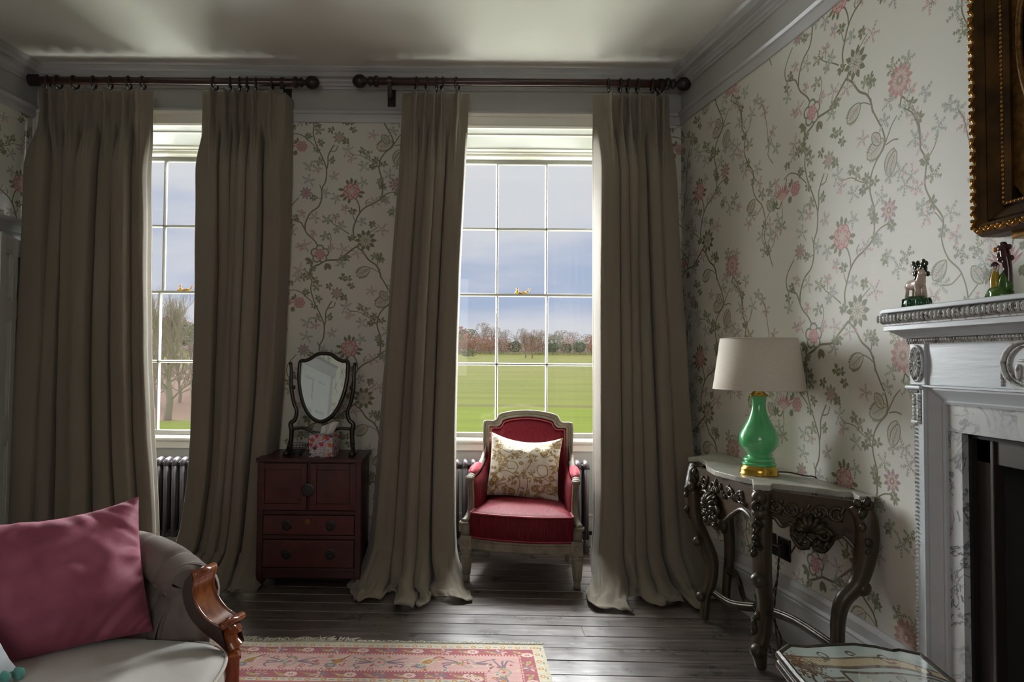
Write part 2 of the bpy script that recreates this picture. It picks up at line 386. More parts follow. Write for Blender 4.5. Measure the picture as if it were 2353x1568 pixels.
    # small foliage
    for x, y in ((240, 50), (290, 90), (180, 60), (60, 120), (205, 205), (330, 265), (285, 330), (430, 140), (440, 440), (560, 60), (610, 70), (640, 140), (570, 250), (725, 340), (860, 435), (830, 490), (930, 470),
                 (900, 640), (925, 690), (930, 800), (640, 1180), (60, 1060), (270, 800), (640, 930), (830, 1050), (900, 1350), (920, 1390), (550, 1380), (590, 1370), (100, 990), (1070, 750), (1010, 930), (270, 1480), (1330, 470), (1380, 700), (1455, 860), (1590, 1240), (1640, 1440), (1240, 1640), (1290, 1740), (1720, 1120)):
        leafs(x, y, rs.choice((5, 6, 7)), 20, [OLI, OL2, OLI], 38, 10.5)
    for x, y, r, cols in ((310, 150, 44, G1), (130, 60, 50, G2), (220, 630, 60, G2), (225, 495, 56, G2), (300, 520, 50, P1), (320, 450, 46, G1), (465, 590, 52, P1), (385, 750, 48, G2), (280, 985, 56, G2), (155, 950, 46, P1), (590, 340, 60, G2), (620, 420, 52, P1),
                          (740, 490, 66, G2), (780, 380, 42, G1), (830, 190, 62, P1), (985, 575, 56, G2), (735, 650, 58, G2), (845, 840, 66, P1), (570, 900, 48, P1), (480, 800, 48, G2), (485, 980, 42, P1), (400, 1010, 46, G1), (540, 1060, 40, G2), (735, 1025, 48, G2), (490, 1110, 36, G2),
                          (70, 1130, 52, G2), (270, 1150, 42, P1), (390, 1165, 48, G1), (195, 1260, 58, P1), (145, 1270, 40, P1), (440, 1280, 40, P1), (560, 1290, 60, P1), (690, 1330, 70, P1), (920, 1100, 68, P1), (860, 1360, 40, G1), (540, 1430, 48, G2), (140, 1490, 66, P1), (220, 1535, 56, G1), (1040, 920, 48, G2), (960, 820, 40, G2), (1015, 150, 50, G2), (1060, 480, 40, G2),
                          (1180, 560, 60, G2), (1150, 470, 56, G2), (1230, 520, 60, P1), (1120, 1000, 60, G2), (1190, 940, 52, G1), (1240, 1020, 48, P1), (1090, 1380, 56, G1), (1210, 1390, 52, G2), (1060, 1560, 56, G2), (1230, 1560, 52, P1), (1310, 380, 60, P1), (1260, 330, 52, G2), (1430, 330, 62, G2), (1390, 560, 52, G1), (1280, 600, 48, P1),
                          (1340, 760, 56, P1), (1300, 700, 46, G2), (1500, 780, 56, G2), (1530, 900, 48, P1), (1560, 990, 50, G1), (1430, 1130, 58, G2), (1380, 1180, 50, P1), (1550, 1310, 52, G2), (1650, 1250, 56, P1), (1660, 1330, 46, G2), (1730, 1320, 62, P1), (1590, 1420, 50, G1), (1700, 1060, 56, G2), (1660, 980, 52, G1), (1740, 960, 48, P1), (1800, 1290, 62, G1), (1760, 1230, 48, G2), (1560, 300, 46, G2), (1600, 380, 50, P1), (1500, 250, 44, G2), (1700, 560, 48, P1), (1650, 640, 50, G2), (1740, 700, 44, G2), (1180, 140, 54, G2), (1250, 200, 50, P1), (1340, 120, 50, G2)):
        cluster(x, y, r, cols)
    S([(1560, 300), (1600, 380), (1650, 640), (1640, 720), (1700, 800)], 4); S([(1650, 620), (1700, 560)], 3); S([(1180, 140), (1250, 200), (1290, 300), (1300, 400)], 5)
    return print_mat('floral_wallpaper', p.image('wallpaper_print'), rough=.55, half=True, bump=.05, bscale=500)
# ------------------------------------------------------------------ shared materials
WALLP = wallpaper()
PAINT = mat('grey_woodwork_paint', srgb(176, 176, 176), .38, bump=.08, bscale=25, var=.04, vscale=5)
WHITEP = mat('white_window_paint', srgb(214, 212, 202), .35, bump=.06, bscale=30)
CEIL = mat('ceiling_paint', srgb(222, 221, 214), .8)
FRIEZE = mat('frieze_paint', srgb(172, 172, 168), .5)
SASHP = mat('sash_paint', srgb(136, 134, 127), .45, bump=.06, bscale=30)
DOORP = mat('door_paint', srgb(200, 204, 202), .35, bump=.05, bscale=20)
BRASS = mat('brass', srgb(200, 150, 72), .25, 1)
OLDBRASS = mat('dull_brass', srgb(120, 92, 50), .4, 1)
DARKPL = mat('black_metal', srgb(22, 22, 22), .4)
# ------------------------------------------------------------------ room shell
YW, YG = 4.10, 4.58            # face of window wall; plane of the panel under each window
ZC, ZR0, ZR1 = 3.105, 2.785, 2.865
PATHR = [(1.41, 4.10), (1.425, 3.95), (1.452, 3.75), (1.492, 3.48), (1.528, 3.22), (1.556, 2.98), (1.576, 2.75), (1.588, 2.5), (1.59, 2.25), (1.59, 1.998), (1.59, .77), (1.59, -3.0)]
def XR(Y): return float(np.interp(Y, [p[1] for p in PATHR][::-1], [p[0] for p in PATHR][::-1]))
def XL(Y): return -2.68 - .133 * (4.10 - Y)
BACKY = -3.0
def offs(path, d, e0=None, e1=None):
    """offset a plan path to its left side by d with mitred joints; e0/e1 are neighbouring points beyond the ends"""
    P = [Vector((*p, 0)) for p in path]; out = []
    for i, p in enumerate(P):
        a = P[i - 1] if i else (Vector((*e0, 0)) if e0 else None); b = P[i + 1] if i < len(P) - 1 else (Vector((*e1, 0)) if e1 else None)
        ns = []
        if a is not None: t = (p - a).normalized(); ns.append(Vector((-t.y, t.x, 0)))
        if b is not None: t = (b - p).normalized(); ns.append(Vector((-t.y, t.x, 0)))
        n = ns[0] if len(ns) == 1 else (ns[0] + ns[1]) / (1 + ns[0].dot(ns[1]))
        out.append(p + n * d)
    return out
def sweep(m, path, prof, e0=None, e1=None, closed_prof=True, caps=True):
    rows = [[Vector((q.x, q.y, z)) for q in offs(path, d, e0, e1)] for d, z in prof]
    n = len(path); k = len(prof); vs = [rows[j][i] for i in range(n) for j in range(k)]; fs = []
    for i in range(n - 1):
        for j in range(k if closed_prof else k - 1):
            j2 = (j + 1) % k; fs.append((i * k + j, i * k + j2, (i + 1) * k + j2, (i + 1) * k + j))
    if caps: fs.append(tuple(range(k - 1, -1, -1))); fs.append(tuple((n - 1) * k + j for j in range(k)))
    return m.add(vs, fs)
# far wall path goes right to left seen from above so that its left side is the room
W_FAR = [(1.41, YW), (-2.68, YW)]; W_LEFT = [(-2.68, YW), (XL(BACKY), BACKY)]; W_BACK = [(XL(BACKY), BACKY), (1.59, BACKY)]
W_RIGHT = PATHR[::-1]
def wallstrip(name, path, u0, z0=0, z1=ZC + .1, du=1, hole=None):
    m = MB(); u = u0; u_at = [u0]
    for a, b in zip(path, path[1:]): u += du * math.dist(a, b); u_at.append(u)
    O = offs(path, -.12)
    for za, zb, mi in ((z0, ZR0 + .02, 0), (ZR0 + .02, z1, 1)):
        m.cur = mi
        for i in range(len(path) - 1):
            a, b = path[i], path[i + 1]; za_ = za
            if hole and za < hole[2] and hole[0] - 1e-6 <= min(a[1], b[1]) and max(a[1], b[1]) <= hole[1] + 1e-6: za = hole[2]
            m.add([(*a, za), (*b, za), (*b, zb), (*a, zb)], [(0, 1, 2, 3)], [[(u_at[i] / 1.2, za / .994), (u_at[i + 1] / 1.2, za / .994), (u_at[i + 1] / 1.2, zb / .994), (u_at[i] / 1.2, zb / .994)]]); za = za_
    m.cur = 1
    for i in range(len(path) - 1):
        a, b = O[i], O[i + 1]; zz = z0
        if hole and hole[0] - 1e-6 <= min(path[i][1], path[i + 1][1]) and max(path[i][1], path[i + 1][1]) <= hole[1] + 1e-6: continue
        m.add([(a.x, a.y, z0), (b.x, b.y, z0), (b.x, b.y, z1), (a.x, a.y, z1)], [(3, 2, 1, 0)])
    o = m.build(name, [WALLP, FRIEZE], recalc=False, kind='structure'); return o, u_at
# peony of the print sits at tile (630,735)/1812,1500 -> u=.4172m, v from top=.487m
def vfix(o, dv):
    l = o.data.uv_layers[0].data
    for d in l: d.uv = (d.uv[0], d.uv[1] + dv)
peo = at(808, 440, YW)
UFAR = .4172 - peo.x                        # u = x + UFAR on the far wall (left to right)
VOFF = (1 - .49) - peo.z / .994
Oline, ul = wallstrip('wall_right', W_RIGHT, 0, hole=(.77, 1.998, 1.07))
total = ul[-1]
# along the right wall u must run away from the far corner towards the camera
pr = atx(1935, 545, 1.58)
arc = 0; d_peo = None
for a, b in zip(PATHR, PATHR[1:]):
    if a[1] >= pr.y >= b[1]: d_peo = arc + math.dist(a, b) * (a[1] - pr.y) / (a[1] - b[1])
    arc += math.dist(a, b)
for d in Oline.data.uv_layers[0].data:
    s_far = total - d.uv[0] * 1.2; d.uv = ((s_far - d_peo + .4172) / 1.2, d.uv[1] + (1 - .49) - pr.z / .994)
Lw, _ = wallstrip('wall_left', W_LEFT, .3); vfix(Lw, VOFF)
Bw, _ = wallstrip('wall_back', W_BACK, .1); vfix(Bw, VOFF)
# window wall with two recesses running down to the floor
WIN = [(-1.935, .665), (.46, .665)]; ZH = 2.75; YO = 4.80
m = MB(); xs = [-2.9, WIN[0][0] - .665, WIN[0][0] + .665, WIN[1][0] - .665, WIN[1][0] + .665, 1.75]
def wuv(x0, x1, z0, z1): return [[((x0 + UFAR) / 1.2, z0 / .994 + VOFF), ((x1 + UFAR) / 1.2, z0 / .994 + VOFF), ((x1 + UFAR) / 1.2, z1 / .994 + VOFF), ((x0 + UFAR) / 1.2, z1 / .994 + VOFF)]]
for i in range(5):
    x0, x1 = xs[i], xs[i + 1]
    if i % 2 == 0:
        m.cur = 0; m.add([(x0, YW, 0), (x1, YW, 0), (x1, YW, ZR0 + .02), (x0, YW, ZR0 + .02)], [(0, 1, 2, 3)], wuv(x0, x1, 0, ZR0 + .02))
        m.cur = 1; m.box(x0, x1, YW + .001, YO, 0, ZR0 + .02); m.box(x0, x1, YW, YO, ZR0 + .02, ZC + .1)
    else:
        m.cur = 1; m.box(x0, x1, YW, YO, ZH, ZC + .1); m.box(x0, x1, YG, YO, 0, .70)
m.build('wall_window', [WALLP, FRIEZE], recalc=False, kind='structure')
# ceiling
m = MB(); m.box(-3.9, 1.9, BACKY - .2, 4.8, ZC, ZC + .12); m.build('ceiling', CEIL, kind='structure')
# cornice, picture rail, skirting
CORN = [(0, 2.995), (.012, 2.995), (.014, 3.008), (.024, 3.012), (.026, 3.026), (.040, 3.034), (.042, 3.046), (.074, 3.052), (.076, 3.076), (.086, 3.082), (.098, 3.098), (.100, ZC + .001), (0, ZC + .001)]
RAIL = [(0, ZR0), (.010, ZR0), (.014, ZR0 + .022), (.016, ZR0 + .048), (.026, ZR0 + .052), (.034, ZR0 + .066), (.026, ZR1 - .002), (0, ZR1)]
BASE = [(0, 0), (.022, 0), (.022, .195), (.030, .200), (.030, .208), (.024, .212), (.030, .224), (.024, .238), (.016, .242), (.014, .270), (.006, .290), (0, .292)]
for nm, prof in (('cornice', CORN), ('rail', RAIL)):
    for path, e0, e1 in ((W_FAR, (1.425, 3.95), (XL(3), 3)), (W_LEFT, (0, YW), (0, BACKY)), (W_BACK, (XL(0), 0), (1.59, 0)), (W_RIGHT, (0, BACKY), (0, YW))):
        m = MB(); sweep(m, path, prof, e0, e1); m.build('trim_1', PAINT, kind='structure', smooth=False, bevel=0)
for seg in ((xs[5] - .34, xs[4] + .09), (xs[3] - .09, xs[2] + .09)):
    m = MB(); sweep(m, [(seg[0], YW), (seg[1], YW)], BASE); m.build('baseboard_window', PAINT, kind='structure')
m = MB(); sweep(m, [p for p in W_RIGHT if p[1] > 2.2], BASE, (1.59, 2), (0, YW)); 
m = MB(); sweep(m, [(1.59, 2.17)] + [p for p in W_RIGHT if p[1] > 2.2], BASE, None, (0, YW)); m.build('baseboard_right', PAINT, kind='structure')
m = MB(); sweep(m, [(1.59, BACKY), (1.59, .62)], BASE); m.build('baseboard_right', PAINT, kind='structure')
m = MB(); sweep(m, W_BACK, BASE); m.build('baseboard_back', PAINT, kind='structure')
# ------------------------------------------------------------------ floor boards
def plank_mat():
    m = bpy.data.materials.new('dark_floorboards'); m.use_nodes = True; t = m.node_tree; b = t.nodes['Principled BSDF']
    tcn = N(t, 'ShaderNodeTexCoord'); oi = N(t, 'ShaderNodeObjectInfo')
    off = N(t, 'ShaderNodeVectorMath', operation='MULTIPLY_ADD'); off.inputs[1].default_value = (1, 1, 1)
    cm = N(t, 'ShaderNodeCombineXYZ'); mu = N(t, 'ShaderNodeMath', operation='MULTIPLY', i_Value=1.0); mu.inputs[1].default_value = 40
    t.links.new(oi.outputs['Random'], mu.inputs[0]); t.links.new(mu.outputs[0], cm.inputs[0]); t.links.new(mu.outputs[0], cm.inputs[2])
    t.links.new(tcn.outputs['Object'], off.inputs[0]); t.links.new(cm.outputs[0], off.inputs[2])
    mp1 = N(t, 'ShaderNodeMapping'); mp1.inputs['Scale'].default_value = (1.2, 26, 26); t.links.new(off.outputs[0], mp1.inputs[0])
    n1 = N(t, 'ShaderNodeTexNoise', i_Scale=2.0, i_Detail=6.0, i_Roughness=.65); t.links.new(mp1.outputs[0], n1.inputs[0])
    n2 = N(t, 'ShaderNodeTexNoise', i_Scale=5.0, i_Detail=6.0, i_Roughness=.7); t.links.new(off.outputs[0], n2.inputs[0])
    r = ramp(t, [(.30, srgb(52, 46, 43)), (.5, srgb(90, 80, 75)), (.68, srgb(136, 124, 118))], n1.outputs[0])
    mx = N(t, 'ShaderNodeMix', data_type='RGBA', blend_type='MULTIPLY'); mx.inputs[0].default_value = .8
    r2 = ramp(t, [(.3, .5), (.7, 1.25)], n2.outputs[0]); t.links.new(r.outputs[0], mx.inputs[6]); t.links.new(r2.outputs[0], mx.inputs[7])
    r2.color_ramp.elements[1].color = (1.15, 1.1, 1.08, 1)
    # pale scuffs and paint specks
    mp3 = N(t, 'ShaderNodeMapping'); mp3.inputs['Scale'].default_value = (9, 40, 9); t.links.new(off.outputs[0], mp3.inputs[0])
    n3 = N(t, 'ShaderNodeTexNoise', i_Scale=2.2, i_Detail=8.0, i_Roughness=.8); t.links.new(mp3.outputs[0], n3.inputs[0])
    r3 = ramp(t, [(.70, 0), (.78, .8)], n3.outputs[0]); mx2 = N(t, 'ShaderNodeMix', data_type='RGBA')
    t.links.new(r3.outputs[0], mx2.inputs[0]); t.links.new(mx.outputs[2], mx2.inputs[6]); mx2.inputs[7].default_value = (*srgb(150, 130, 115), 1)
    t.links.new(mx2.outputs[2], b.inputs['Base Color'])
    rr = ramp(t, [(.25, .22), (.75, .42)], n2.outputs[0]); t.links.new(rr.outputs[0], b.inputs['Roughness'])
    bp = N(t, 'ShaderNodeBump', i_Strength=.35, i_Distance=.003); t.links.new(n1.outputs[0], bp.inputs['Height'])
    n4 = N(t, 'ShaderNodeTexNoise', i_Scale=7.0, i_Detail=2.0); t.links.new(off.outputs[0], n4.inputs[0])
    bp2 = N(t, 'ShaderNodeBump', i_Strength=.35, i_Distance=.02); t.links.new(n4.outputs[0], bp2.inputs['Height']); t.links.new(bp.outputs[0], bp2.inputs['Normal'])
    t.links.new(bp2.outputs[0], b.inputs['Normal']); b.inputs['Specular IOR Level'].default_value = .9; b.inputs['Coat Weight'].default_value = 1; b.inputs['Coat Roughness'].default_value = .30; b.inputs['Coat IOR'].default_value = 1.7
    return m
PLANK = plank_mat()
m = MB(); m.box(-4.2, 2.0, BACKY - .2, YO, -.20, -.022); sub = m.build('floor', mat('floor_void', srgb(12, 10, 9), .9), kind='structure')
rs = random.Random(11); FT = R(-1.6)
def plank(x0, x1, yc, w):
    mm = MB(); g = .0016 + rs.random() * .0014; n = 6
    dz = -rs.random() * .0012; c = rs.uniform(-.0012, .0012)
    T = Matrix.Rotation(FT, 4, 'Z')
    xsn = [x0 + .0008 + (x1 - x0 - .0016) * i / n for i in range(n + 1)]; hw = w / 2 - g; ch = .002
    prof = [(-hw, -.02), (-hw, dz - ch), (-hw + ch, dz), (hw - ch, dz), (hw, dz - ch), (hw, -.02)]
    vs = [T @ Vector((x, yc + y, z + c * math.sin((x - x0) * 2.2))) for x in xsn for y, z in prof]; k = 6; fs = []
    for i in range(n):
        for j in range(5): fs.append((i * k + j, i * k + j + 1, (i + 1) * k + j + 1, (i + 1) * k + j))
    fs += [tuple(range(k - 1, -1, -1)), tuple(n * k + j for j in range(k))]
    mm.add(vs, fs); return mm.build('plank', PLANK, sub)
y = -3.25; 
while y < 4.8:
    w = rs.choice((.118, .122, .126, .130, .116)); yc = y + w / 2; y += w
    cuts = [-4.15] + ([] if rs.random() < .25 else [rs.uniform(-2.2, .9)]) + [1.95]
    for a, b in zip(cuts, cuts[1:]): plank(a, b, yc, w)
# ------------------------------------------------------------------ windows
GLASS = bpy.data.materials.new('old_window_glass'); GLASS.use_nodes = True
t = GLASS.node_tree; t.nodes.clear(); o_ = N(t, 'ShaderNodeOutputMaterial'); tr = N(t, 'ShaderNodeBsdfTransparent'); gl = N(t, 'ShaderNodeBsdfGlossy', i_Roughness=.02); mxs = N(t, 'ShaderNodeMixShader')
fz = N(t, 'ShaderNodeFresnel', i_IOR=1.45); tr.inputs[0].default_value = (.96, .97, .96, 1)
t.links.new(fz.outputs[0], mxs.inputs[0]); t.links.new(tr.outputs[0], mxs.inputs[1]); t.links.new(gl.outputs[0], mxs.inputs[2]); t.links.new(mxs.outputs[0], o_.inputs[0])
def window(idx, cx, label):
    root = empty('window_%d' % idx, (cx, YG, 0), kind='structure')
    hw = .532; zs0, zm, zt = .775, 1.742, 2.700     # sill of glass, meeting rail, top of glass
    yl, yu = .03, .075                               # lower sash nearer the room, upper sash behind
    m = MB()
    for s in (-1, 1):                                # box frame
        m.box(s * (hw + .04) if s > 0 else -(hw + .13), s * (hw + .13) if s > 0 else -(hw + .04), -.01, .14, .70, 2.75)
        m.box(*sorted((s * (hw + .028), s * (hw + .045))), .0, .028, .72, 2.75)
    m.box(-hw - .13, hw + .13, .0, .15, 2.728, 2.80); m.build('frame', WHITEP, root, bevel=.003)
    m = MB(); m.box(-hw - .14, hw + .14, -.012, .20, .700, .742); m.box(-hw - .14, hw + .14, -.035, .0, .712, .730); m.build('sill', WHITEP, root, bevel=.004)
    # apron panel, framed, under the sill with its own skirting
    m = MB(); m.box(-.66, .66, -.012, .001, 0, .205); m.box(-.66, .66, -.018, .001, .205, .225); m.box(-.66, .66, -.014, .0, .655, .70); m.build('apron', WHITEP, root, bevel=.003)
    # splayed reveals, soffit and casing of the recess
    m = MB()
    for s in (-1, 1):
        m.prism([(s * .665, YW - YG), (s * .70, YW - YG), (s * .70, .02), (s * .662, .02)], lambda x, y: Vector((x, y, 0)), lambda x, y: Vector((x, y, ZH)))
        for z0, z1 in ((.3, 1.2), (1.35, 2.6)): m.box(*sorted((s * .652, s * .668)), YW - YG + .1, -.08, z0, z1)
    m.build('reveal', WHITEP, root, bevel=.003)
    m = MB(); m.box(-.665, .665, YW - YG - .0, .02, 2.752, 2.79)
    m.box(-.62, .62, -.40, -.37, 2.742, 2.752); m.box(-.62, .62, -.10, -.07, 2.742, 2.752); m.build('soffit', WHITEP, root)
    m = MB()                                         # casing: moulded architrave round the opening, on the wall face
    prof = [(0, 0), (.0, -.026), (.012, -.034), (.020, -.026), (.070, -.022), (.074, -.030), (.092, -.034), (.096, 0)]
    loop = [(-.665, 0), (-.665, ZH), (.665, ZH), (.665, 0)]
    vs = []; 
    for i, (x, z) in enumerate(loop):
        sx = -1 if x < 0 else 1; top = z > 1
        for d, y in prof: vs.append((x + sx * d, YW - YG + y, z + (d if top else 0)))
    k = len(prof); fs = [(i * k + j, i * k + (j + 1) % k, (i + 1) * k + (j + 1) % k, (i + 1) * k + j) for i in range(3) for j in range(k)]
    m.add(vs, fs); m.build('casing', WHITEP, root)
    # inner head moulding in front of the sash
    m = MB(); m.box(-.66, .66, -.06, .02, 2.735, 2.752); m.box(-.66, .66, -.035, .03, 2.718, 2.736); m.box(-.66, .66, -.12, -.10, 2.74, 2.752); m.build('head_moulding', WHITEP, root, bevel=.003)
    # sashes
    rows = {'lower_sash': (yl, zs0, zm - .0), 'upper_sash': (yu, zm + .022, zt - .0)}
    for nm, (yy, z0, z1) in rows.items():
        sash = MB()
        top = .03 if nm == 'lower_sash' else .04; bot = .052 if nm == 'lower_sash' else .03
        sash.box(-hw - .045, -hw, yy, yy + .04, z0 - bot + .01, z1 + top - .012); sash.box(hw, hw + .045, yy, yy + .04, z0 - bot + .01, z1 + top - .012)
        sash.box(-hw, hw, yy, yy + .04, z0 - bot + .01, z0); sash.box(-hw, hw, yy, yy + .04, z1, z1 + top - .012)
        so = sash.build(nm, SASHP, root, bevel=.003)
        pw = 2 * hw / 3; zmid = (z0 + z1) / 2
        for k in (1, 2):
            x = -hw + pw * k; b_ = MB(); b_.prism([(x - .0095, yy + .034), (x + .0095, yy + .034), (x + .0045, yy + .004), (x - .0045, yy + .004)], lambda a, b: Vector((a, b, z0)), lambda a, b: Vector((a, b, z1))); b_.build('glazing_bar', SASHP, so)
        b_ = MB(); b_.prism([(zmid - .0095, yy + .034), (zmid + .0095, yy + .034), (zmid + .0045, yy + .004), (zmid - .0045, yy + .004)], lambda a, b: Vector((-hw, b, a)), lambda a, b: Vector((hw, b, a))); b_.build('glazing_bar', SASHP, so)
        for i in range(3):
            for (a, b) in ((z0, zmid), (zmid, z1)):
                g = MB(); g.add([(-hw + pw * i + .006, yy + .022, a + .005), (-hw + pw * (i + 1) - .006, yy + .022, a + .005), (-hw + pw * (i + 1) - .006, yy + .022, b - .005), (-hw + pw * i + .006, yy + .022, b - .005)], [(0, 1, 2, 3)]); g.build('pane', GLASS, so)
    # brass sash fastener on the meeting rail
    f = MB(); f.box(-.05, .03, .032, .062, zm + .018, zm + .026); f.lathe([(.012, 0), (.012, .012), (.004, .016), (.004, .024), (.010, .03), (.009, .034), (0, .036)], 12, fr((-.035, .047, zm + .024)))
    f.tube([(.02, .047, zm + .03), (.04, .047, zm + .034), (.05, .047, zm + .05)], .005, 8); f.ball((.05, .047, zm + .052), .007, 8, 6); f.box(-.005, .035, .035, .06, zm + .026, zm + .032)
    f.build('sash_fastener', BRASS, root, smooth=True)
    return root
window(1, WIN[0][0], ''); window(2, WIN[1][0], '')
# ------------------------------------------------------------------ left door (ajar cupboard-width leaf) and its architrave
def panel_door(w, h, rows, cols=2, th=.04):
    """door in its own frame: hinge at x=0, leaf to +x, face towards -y"""
    m = MB(); st = .095 if w > .6 else .075
    xsd = [0, st]
    pw = (w - st * (cols + 1)) / cols
    stiles = [(i * (pw + st), i * (pw + st) + st) for i in range(cols + 1)]
    for a, b in stiles: m.box(a, b, 0, th, 0, h)
    z = 0; zr = []
    for r0, r1 in rows: zr.append((z, r0)); z = r1
    zr.append((z, h))
    for a, b in zr:
        for i in range(cols): m.box(stiles[i][1], stiles[i + 1][0], 0, th, a, b)
    panels = []
    for r0, r1 in rows:
        for i in range(cols):
            p = MB(); x0, x1 = stiles[i][1], stiles[i + 1][0]
            for a0, a1, c0, c1 in ((x0, x1, r0, r0 + .016), (x0, x1, r1 - .016, r1), (x0, x0 + .016, r0, r1), (x1 - .016, x1, r0, r1)): p.box(a0, a1, .004, th - .004, c0, c1)
            p.box(x0, x1, .016, th - .016, r0, r1)
            e = .055
            vs = [(x0 + .016, .016, r0 + .016), (x1 - .016, .016, r0 + .016), (x1 - .016, .016, r1 - .016), (x0 + .016, .016, r1 - .016), (x0 + e, .006, r0 + e), (x1 - e, .006, r0 + e), (x1 - e, .006, r1 - e), (x0 + e, .006, r1 - e)]
            p.add(vs, [(0, 1, 5, 4), (1, 2, 6, 5), (2, 3, 7, 6), (3, 0, 4, 7), (4, 5, 6, 7)]); panels.append(p)
    return m, panels
def door(idx, hinge, ang, w, h, rows, cols, knob_at, knob_out):
    root = empty('door_%d' % idx, (*hinge, 0), kind='structure'); root.rotation_euler = (0, 0, ang)
    m, ps = panel_door(w, h, rows, cols); m.build('leaf', DOORP, root, bevel=.002)
    for p in ps: p.build('panel', DOORP, root)
    for z in (.35, h * .54, h - .22):
        k = MB(); k.lathe([(.007, -.055), (.007, .055), (.003, .062)], 8, fr((-.002, -.004, z))); k.box(-.004, .02, -.003, .001, z - .05, z + .05); k.build('hinge', OLDBRASS, root)
    k = MB(); T = fr((knob_at, -.0, 1.0), (R(90), 0, 0))
    k.lathe([(.026, 0), (.026, .004), (.01, .008), (.009, .03), (.02, .038), (.027, .05), (.024, .062), (.012, .07), (0, .071)], 20, T); k.build('door_knob', BRASS, root, smooth=True)
    return root
# leaf direction runs from hinge towards the camera and into the room
door(1, (-2.655, 3.955), math.atan2(-1, .30), .44, 1.965, [(.18, .80), (.92, 1.50), (1.60, 1.88)], 2, .30, .06)
m = MB()
def lw(y, d=0): return (XL(y) + d, y)
dh = 1.985
DT = Vector((-.1318, -.9913, 0))
DN = Vector((.9913, -.1318, 0))
hp = Vector((XL(4.03), 4.03, 0))
def DL(a, d, z): q = hp + DT * a + DN * d; return Vector((q.x, q.y, z))
for a0, a1 in ((-.03, .06), (.54, .63)):
    m.prism([(a0, 0), (a0, .02), (a0 + .02, .034), (a1 - .02, .026), (a1, .026), (a1, 0)], lambda a, d: DL(a, d, 0), lambda a, d: DL(a, d, dh + .09))
m.prism([(0, dh), (.026, dh), (.026, dh + .05), (.05, dh + .09), (.075, dh + .10), (.075, dh + .125), (0, dh + .125)], lambda d, z: DL(-.045, d, z), lambda d, z: DL(.66, d, z))
m.prism([(0, 0), (.012, 0), (.012, dh), (0, dh)], lambda d, z: DL(.06, d, z), lambda d, z: DL(.54, d, z))
m.build('trim_2', PAINT, kind='structure')
# second door further back on the left wall, seen in the dressing mirror
dy2 = .85; h2 = Vector((XL(dy2), dy2, 0))
root = door(2, (h2.x + .03, dy2), math.atan2(-.9913, -.1318), .80, 2.0, [(.2, .82), (.95, 1.52), (1.62, 1.88)], 2, .72, .06)
m = MB()
def D2(a, d, z): q = h2 + DT * a + DN * d; return Vector((q.x, q.y, z))
for a0, a1 in ((-.13, -.01), (.81, .93)):
    m.prism([(a0, 0), (a0, .045), (a1, .045), (a1, 0)], lambda a, d: D2(a, d, 0), lambda a, d: D2(a, d, 2.13))
m.prism([(0, 2.01), (.05, 2.01), (.07, 2.13), (.09, 2.16), (0, 2.16)], lambda d, z: D2(-.16, d, z), lambda d, z: D2(.96, d, z))
m.build('trim_3', PAINT, kind='structure')
# ------------------------------------------------------------------ curtain poles, rings, curtains
MAHOG = mat('mahogany_pole', srgb(52, 22, 18), .3, var=.3, vscale=4, stretch=(1, 12, 12), coat=.3)
BLACKW = mat('ebonised_wood', srgb(34, 27, 24), .35)
def curtain_mat():
    m = mat('taupe_linen', srgb(136, 126, 112), .85, sheen=.25, bump=.35, bscale=420, var=.07, vscale=3, stretch=(1, 1, .35))
    t = m.node_tree; b = t.nodes['Principled BSDF']; out = t.nodes['Material Output']
    tl = N(t, 'ShaderNodeBsdfTranslucent'); tl.inputs[0].default_value = (*srgb(150, 140, 118), 1); ms = N(t, 'ShaderNodeMixShader'); ms.inputs[0].default_value = .10
    t.links.new(b.outputs[0], ms.inputs[1]); t.links.new(tl.outputs[0], ms.inputs[2]); t.links.new(ms.outputs[0], out.inputs[0]); return m
LINEN = curtain_mat()
YP = 3.975
def pole(x0, x1, label, fin0, fin1, brackets):
    a, b = at(x0[0], x0[1], YP), at(x1[0], x1[1], YP); z = (a.z + b.z) / 2
    root = empty('curtain_pole', ((a.x + b.x) / 2, YP, z), 0, label, 'curtain pole', 'wooden poles above the windows')
    L = (b.x - a.x) / 2; TX = lambda x, s: fr((x, 0, 0), (0, s * R(90), 0))
    m = MB(); m.lathe([(.0235, -L), (.0235, L)], 20, TX(0, 1)); m.build('rod', MAHOG, root, smooth=True, bevel=.001)
    fp = [(.0235, -.005), (.034, 0), (.036, .012), (.03, .022), (.022, .028), (.026, .038), (.032, .046), (.026, .054), (.016, .062), (.017, .07), (.032, .082), (.040, .098), (.041, .115), (.037, .132), (.026, .146), (.012, .155), (0, .157)]
    for on, x, s in ((fin0, -L, -1), (fin1, L, 1)):
        if on: m = MB(); m.lathe(fp, 24, TX(x, s)); m.build('finial', BLACKW, root, smooth=True)
        else: m = MB(); m.lathe([(.036, -.02), (.036, .03)], 20, TX(x, s)); m.build('end_socket', BLACKW, root, smooth=False)
    for bx in brackets:
        q = at(bx, 186, YP).x - root.location.x; m = MB()
        m.tube([(q, YW - YP - .002, -.055), (q, .03, -.05), (q, -.0, -.03)], .012, 8); m.box(q - .011, q + .011, -.03, -.005, -.105 if bx == 896 else -.045, -.02); m.box(q - .025, q + .025, YW - YP - .012, YW - YP - .001, -.11, .02)
        m.lathe([(.030, -.012), (.030, .012)], 16, TX(q, 1)); m.build('bracket', BLACKW, root)
    return z
zp1 = pole((80, 186), (676, 188), 'dark wooden curtain pole over the left window, cut off at the side wall', False, True, (650,))
zp2 = pole((868, 188), (1530, 192), 'dark wooden curtain pole over the window behind the red armchair', True, True, (896, 1520))
